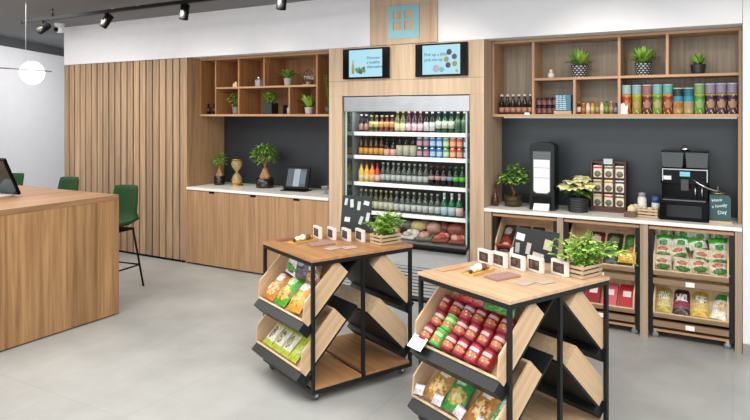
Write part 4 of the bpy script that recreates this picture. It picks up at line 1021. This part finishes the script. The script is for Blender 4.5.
GOLD = mat('#c29a45', .25, .7)
part('base', MB().lathe([(.07, 0), (.07, .016), (.05, .02), (0, .02)], 24), GOLD, t); 
part('bulb', MB().lathe([(.05, .021), (.062, .06), (.05, .11), (.014, .155), (.012, .16), (.014, .165), (.05, .21), (.065, .25), (.06, .285), (.04, .3)], 24), mat('#d2b878', .06, 0, .8, alpha=.42), t)
part('sand', MB().lathe([(.05, .0215), (.052, .05), (.0, .1)], 20), mat('#c8a45a', .8), t)
part('cap', MB().lathe([(.045, .301), (.06, .304), (.06, .312), (0, .312)], 24), GOLD, t)
t = thing('tablet_display', 'black tablet on a stand showing a document, on the left worktop', 'tablet', T(-4.17, 5.55, CL_) @ RZ(.12))
Mt = T(0, .03, .012) @ RX(-.3)
part('stand', MB().box(-.14, .17, -.06, .1, 0, .01, bev=.002), BLACK, t)
part('housing', MB().box(-.155, .155, -.012, .012, 0, .255, bev=.006), BLACK, t, Mt)
sc = part('screen', MB().box(-.118, .118, -.0145, -.0122, .03, .225), mat('#41505e', emit=.45), t, Mt)
part('document', MB().box(-.035, .04, -.016, -.0147, .03, .225), mat('#c3d3e6', emit=.42), sc)
part('panel', MB().box(.05, .112, -.016, -.0147, .06, .2), mat('#5d7288', emit=.5), sc)
single('glass_bowl', MB().lathe([(.03, 0), (.012, .01), (.01, .03), (.045, .06), (.05, .085), (.047, .085), (0, .035)], 18), mat('#8a8f94', .08, .3, alpha=.7), 'small glass dish at the right end of the left worktop', 'dish', T(-3.72, 5.50, CL_))
# shelf
SB2 = 1.7245; SM2 = 2.0355
blk = bottle(BLACK, L_('#3a3a3c'), BLACK, .12, .022, .2, .6)
tl = thing('climbing_plant', 'tall leafy plant leaning up the far left cubby', 'plant', T(-5.335, YU+.15, SB2))
part('pot', MB().lathe([(.035, 0), (.042, .09), (.036, .09), (0, .08)], 16), mat('#3a3c3c', .5), tl)
st = MB(); lf = MB()
for i in range(5):
    an = i*1.3; st.tube([(0, 0, .08), (math.cos(an)*.02, math.sin(an)*.02, .25), (math.cos(an)*.045, math.sin(an)*.04, .42)], .003, 5)
    for k in range(8): lf.leaf((math.cos(an)*.035*k/8, math.sin(an)*.035*k/8, .2+k*.032), (math.cos(an+k), math.sin(an+k), .4), .045, .018, k % 2)
part('stems', st, GREEN3, tl); part('foliage', lf, [GREEN1, GREEN3], tl)
single('oil_bottle', blk, None, 'small black bottle before the climbing plant, left one', 'bottle', T(-5.385, YU+.05, SB2))
single('oil_bottle', blk, None, 'small black bottle before the climbing plant, right one', 'bottle', T(-5.30, YU+.06, SB2))
t = thing('candle_box', 'small cream wooden candle block in an upper left cubby', 'candle', T(-4.985, YU+.08, SM2))
part('block', MB().box(-.03, .03, -.025, .025, 0, .045, bev=.004), mat('#d8b48a', .6), t); part('candle', MB().lathe([(.016, .0455), (.016, .06), (0, .06)], 12), mat('#f0e6d8', .5), t)
t = thing('glass_jar', 'square glass jar with silver lid in an upper cubby', 'jar', T(-4.66, YU+.1, SM2))
part('jar', MB().box(-.035, .035, -.035, .035, 0, .08, bev=.01), mat('#b8bcc0', .1, alpha=.7), t); part('lid', MB().lathe([(.02, .0805), (.02, .11), (.012, .115), (0, .115)], 14), CHROME, t)
pot_plant('potted_fern', 'arching green fern in a grey pot, upper left shelf', T(-4.275, YU+.13, SM2), 'fern', .048, .085, [mat('#a8a49c', .6)], None, .21, 44, lw=.034)
t = thing('glass_cloche', 'clear glass cloche with tealight candle in the upper cubby', 'candle holder', T(-4.0, YU+.13, SM2))
part('base', MB().lathe([(.065, 0), (.065, .01), (.03, .014), (0, .014)], 20), mat('#c8a070', .5), t)
part('dome', MB().lathe([(.055, .0145), (.055, .1), (.045, .14), (.02, .165), (.008, .172), (.012, .19), (0, .195)], 20), glass('cloche_glass', '#f2f6f6'), t)
part('tealight', MB().lathe([(.022, .015), (.022, .035), (0, .035)], 14), mat('#f4e2d2', .5), t)
pot_plant('potted_herb', 'small leafy plant in a grey pot, lower left cubby', T(-5.02, YU+.12, SB2), 'bushy', .045, .085, [mat('#7a7670', .6)], None, .16, 90, lw=.026)
pot_plant('potted_herb', 'bushy plant in a square black pot, widest lower cubby', T(-4.52, YU+.13, SB2), 'bushy', .062, .125, [mat('#1c2022', .5)], None, .125, 150, square=True, lw=.03)
single('square_planter', MB().box(-.045, .045, -.045, .045, 0, .1, bev=.004), BLACK, 'empty black square planter behind the bushy plant', 'planter', T(-4.36, YU+.25, SB2))
t = thing('glass_jar', 'small round glass jar with stopper in the wide lower cubby', 'jar', T(-4.225, YU+.1, SB2))
part('jar', MB().lathe([(.03, 0), (.034, .02), (.034, .06), (.02, .08), (.018, .085)], 16), mat('#b8bcc0', .1, alpha=.7), t); part('stopper', MB().lathe([(.012, .0855), (.018, .1), (.012, .118), (0, .12)], 12), CHROME, t)
pot_plant('potted_herb', 'light green plant in a pale grey pot, lower right cubby', T(-3.985, YU+.12, SB2), 'spiky', .048, .075, [mat('#b0aaa0', .6)], None, .19, 44, lw=.036, greens=(GREEN2, GREEN1))
tl = thing('climbing_plant', 'small climbing plant in the narrow right cubby', 'plant', T(-3.695, YU+.06, SB2))
part('pot', MB().lathe([(.03, 0), (.036, .08), (.03, .08), (0, .07)], 16), mat('#3f4244', .5), tl)
st = MB(); lf = MB()
for i in range(4):
    an = i*1.6; st.tube([(0, 0, .07), (math.cos(an)*.02, math.sin(an)*.02, .25), (math.cos(an)*.05, math.sin(an)*.04, .40)], .003, 5)
    for k in range(10): lf.leaf((math.cos(an)*.05*k/10, math.sin(an)*.05*k/10, .24+k*.018), (math.cos(an+k), math.sin(an+k), .4), .038, .024, k % 2)
part('stems', st, GREEN3, tl); part('foliage', lf, [GREEN1, GREEN2], tl)

# ------------------------------------------------------------------ reception desk, stools, till screen
t = thing('reception_desk', 'long oak reception counter on the left', 'desk', T(-6.1, 1.6, 0))
part('front_panel', MB().box(1.46, 1.5, -2.6, 2.03, .012, .985), OAKDESK, t)
part('end_panel', MB().box(-1.5, 1.459, 1.99, 2.03, .012, .985), OAKDESK, t)
part('counter_top', MB().box(-1.5, 1.5, -2.6, 2.03, .986, 1.03, bev=.002), OAKTOP, t)
part('plinth', MB().box(-1.4, 1.48, -2.6, 2.0, 0, .011), BLACK, t)
t = thing('till_screen', 'dark tilted till screen on the reception counter', 'monitor', T(-5.43, 3.12, 1.0305))
Mt = T(0, 0, .016) @ RX(.40)
part('foot', MB().box(-.16, .12, -.16, .03, 0, .012, bev=.003), mat('#d5d6d6', .4), t)
part('housing', MB().box(-.23, .23, -.005, .02, 0, .335, bev=.006), GLOSSBLACK, t, Mt)
part('screen', MB().box(-.215, .215, -.0075, -.0055, .015, .32), mat('#0b2c2e', .06), t, Mt)
part('neck', MB().prism([(-.005, .0125), (.025, .0125), (-.05, .18), (-.06, .15)], -.03, .03, 'x'), mat('#3a3c3e', .4), t)
def stool(M, label):
    t = thing('bar_stool', label, 'stool', M, 'green bar stools'); Gm = mat('#143d15', .8, var=.12)
    sh = MB(); n = 10; vs = []
    prof = []
    for k in range(9):                # side profile from front edge of the seat to the top of the back (y, z)
        pass
    prof = [(-.21, .625), (-.2, .64), (-.05, .63), (.1, .632), (.17, .66), (.2, .74), (.215, .85), (.235, .96), (.24, 1.0)]
    nx = 8
    for side in (0, 1):
        vs = []
        for j, (y, z) in enumerate(prof):
            w = .74*(.2, .21, .215, .215, .215, .215, .21, .195, .175)[j]
            for i in range(nx+1):
                x = -1+2*i/nx; cv = .04*x*x
                yy = y-(cv*1.6 if j > 4 else 0); zz = z+(cv if j <= 4 else 0)
                if side: yy += .0 if j < 4 else .03; zz -= .03 if j <= 4 else 0
                vs.append((x*w, yy, zz))
        fs = [(j*(nx+1)+i, j*(nx+1)+i+1, (j+1)*(nx+1)+i+1, (j+1)*(nx+1)+i) for j in range(len(prof)-1) for i in range(nx)]
        sh.add(vs, fs, 0, None, True)
        if side == 0: off = len(vs)
    N_ = len(prof)
    rim = [i for i in range(nx+1)]+[j*(nx+1)+nx for j in range(1, N_)]+[(N_-1)*(nx+1)+i for i in range(nx-1, -1, -1)]+[j*(nx+1) for j in range(N_-2, 0, -1)]
    for q in range(len(rim)):
        i0, i1 = rim[q], rim[(q+1) % len(rim)]
        sh.f.append([i0, i1, i1+off, i0+off]); sh.m.append(0); sh.sm.append(True)
    part('seat_shell', sh, Gm, t)
    part('seat_frame', MB().box(-.15, .15, -.14, .14, .575, .594, bev=.003), BLACK, t)
    for sx_ in (-1, 1):
        for sy in (-1, 1): part('leg', MB().tube([(sx_*.14, sy*.13, .585), (sx_*.21, sy*.2, 0.0)], .010, 8), BLACK, t)
    fr = MB(); q = .187
    pts = [(-q, -q*.95, .22), (q, -q*.95, .22), (q, q*.95, .22), (-q, q*.95, .22)]
    for i in range(4): fr.tube([pts[i], pts[(i+1) % 4]], .008, 6)
    part('footrest', fr, BLACK, t)
    return t
s0 = stool(T(-5.32, 4.12, 0) @ RZ(R(8)), 'green upholstered bar stool, nearest, at the counter corner')
clone(s0, T(-6.60, 4.36, 0) @ RZ(R(4)), 'green bar stool behind the counter, only its back showing, middle one')
clone(s0, T(-7.60, 4.32, 0) @ RZ(R(-4)), 'green bar stool farthest left, behind the till screen')

# ------------------------------------------------------------------ ceiling fittings
t = thing('track_light_rail', 'black ceiling track carrying the spotlights', 'track', T(-4.5, 4.27, 2.762))
part('rail', MB().box(-2.55, 3.4, -.018, .018, 0, .034), BLACK, t)
part('end_cap', MB().box(-2.57, -2.5505, -.02, .02, -.002, .036), BLACK, t)
for x in (-2.0, 0, 2.2): part('ceiling_mount', MB().tube([(x, 0, .035), (x, 0, .117)], .01, 8), BLACK, t)
for i, (x, ax, ay) in enumerate([(-6.67, 1.05, .35), (-5.61, .55, .3), (-4.49, .12, .05), (-3.34, .1, .0)]):
    t = thing('track_spotlight', ('black track spotlight at the far left, shining', 'second track spotlight from the left, tilted', 'third track spotlight, pointing straight down', 'fourth track spotlight, cut by the top edge')[i], 'spotlight', T(x, 4.27, 2.7615), 'track spotlights')
    part('stem', MB().tube([(0, 0, 0), (0, 0, -.03)], .012, 8), BLACK, t)
    Ms = T(0, 0, -.085) @ RX(-ay) @ RY(ax)
    o = part('head', MB().lathe([(.03, .085), (.042, .08), (.042, -.06), (.038, -.065), (.038, -.045), (0, -.045)], 20), BLACK, t, Ms)
    part('lamp', MB().lathe([(.034, -.044), (.034, -.05), (0, -.05)], 16), mat('#fff4e2', emit=(60. if i == 0 else 6.)), o)
    part('yoke', MB().box(-.012, .012, -.05, .05, -.075, -.055), BLACK, t)
t = thing('security_camera', 'white dome camera under the ceiling left of the bulkhead', 'camera', T(-7.44, 4.98, 2.8795))
part('base', MB().lathe([(.06, 0), (.06, -.03), (.05, -.04)], 20), WHITE, t); part('arm', MB().box(-.03, .07, -.035, .035, -.125, -.041, bev=.02), WHITE, t)
part('lens', MB().ball((.0, -.045, -.085), .03, 0, 12), GLOSSBLACK, t)
for i, (x, y) in enumerate([(-8.1, 3.9), (-6.6, 3.55), (-5.9, 4.6), (-5.5, 4.6), (-4.9, 3.6)]):
    t = thing('ceiling_downlight', 'small round ceiling downlight, %s of five' % od(i, 5), 'downlight', T(x, y, 2.8795), 'ceiling downlights')
    part('ring', MB().lathe([(.035, 0), (.035, -.006), (.026, -.006)], 16), WHITE, t); part('lamp', MB().lathe([(.025, -.001), (.025, -.004), (0, -.004)], 14), mat('#fff6ea', emit=8.), t)
t = thing('globe_pendant', 'white globe pendant lamp on a thin horizontal rod', 'pendant lamp', T(-6.44, 4.0, 2.16))
part('globe', MB().ball((0, 0, 0), .122, 0, 28), mat('#fffaf2', emit=1.6), t)
part('rod', MB().tube([(-.02+.0, -3.0, .035), (.0, .17, .02)], .006, 8, M=T(.12, -.03, 0)), CHROME, t)
part('suspension_wire', MB().tube([(.1, -.13, .025), (.1, -.13, .7185)], .0025, 6), mat('#b8babb', .4), t)

# ------------------------------------------------------------------ lights and world
def area(name, loc, rot, sx, sy, power, col=(1, 1, 1), spread=180):
    l = bpy.data.lights.new(name, 'AREA'); l.shape = 'RECTANGLE'; l.size = sx; l.size_y = sy; l.energy = power; l.color = col; l.spread = R(spread)
    o = bpy.data.objects.new(name, l); C.objects.link(o); o.location = loc; o.rotation_euler = rot; return o
def spot(name, loc, target, power, ang, blend=.6, col=(1, .93, .82), size=.05):
    l = bpy.data.lights.new(name, 'SPOT'); l.energy = power; l.spot_size = R(ang); l.spot_blend = blend; l.color = col; l.shadow_soft_size = size
    o = bpy.data.objects.new(name, l); C.objects.link(o); o.location = loc
    o.rotation_euler = (Vector(target)-Vector(loc)).to_track_quat('-Z', 'Y').to_euler(); return o
area('ceiling_fill_light', (-1.2, 2.0, 2.86), (0, 0, 0), 3.0, 2.0, 62, (1, .98, .95))  # unseen area lights added below the ceiling to brighten the room, no fittings
area('ceiling_fill_light', (-4.6, 2.4, 2.86), (0, 0, 0), 3.0, 2.0, 74, (1, .98, .95))
area('ceiling_fill_light', (.9, 1.6, 2.86), (0, 0, 0), 1.6, 2.4, 84, (1, .98, .95))  # added fill to brighten the floor on the right
area('ceiling_fill_light', (-7.0, 3.4, 2.86), (0, 0, 0), 1.6, 2.0, 45, (1, .98, .96))  # added fill for the dark left side
area('ceiling_fill_light', (-8.55, 6.5, 2.86), (0, R(20), 0), .8, 2.2, 42, (1, .985, .97))  # added fill to brighten the angled left wall
area('shopfront_daylight', (-2.8, -2.6, 1.6), (R(90), 0, R(8)), 8.5, 2.6, 140, (.96, .985, 1))
for x, tx, pw in ((-6.67, -6.7, 18), (-5.61, -5.2, 22), (-4.49, -4.4, 24), (-3.34, -2.9, 20), (-2.0, -2.4, 14), (-.9, -.9, 14), (.2, -.2, 8)):
    spot('track_spot_light', (x, 4.2, 2.68), (tx, 5.4, 1.6), pw*1.8, 85, .9)
area('fridge_led_light', (fc, YF+.15, 1.78), (R(-20), 0, 0), 1.2, 0.05, 2.2, (.97, 1, 1))

w = bpy.data.worlds.new('World'); S.world = w; w.use_nodes = True
bg = w.node_tree.nodes['Background']; bg.inputs['Color'].default_value = (.93, .96, 1, 1); bg.inputs['Strength'].default_value = .55

# ------------------------------------------------------------------ camera
cd = bpy.data.cameras.new('camera'); cam = bpy.data.objects.new('camera', cd); C.objects.link(cam)
cam.location = (0, 0, 1.72); cam.rotation_euler = (R(90), 0, R(29.6))
cd.sensor_fit = 'HORIZONTAL'; cd.sensor_width = 36; cd.lens = 36*630/750
cd.shift_y = -(210-114.5)/750; cd.clip_start = .05; cd.clip_end = 60
S.camera = cam
S.view_settings.view_transform = 'Standard'; S.view_settings.look = 'None'; S.view_settings.gamma = 1; S.view_settings.use_curve_mapping = False
S.view_settings.exposure = 0.52
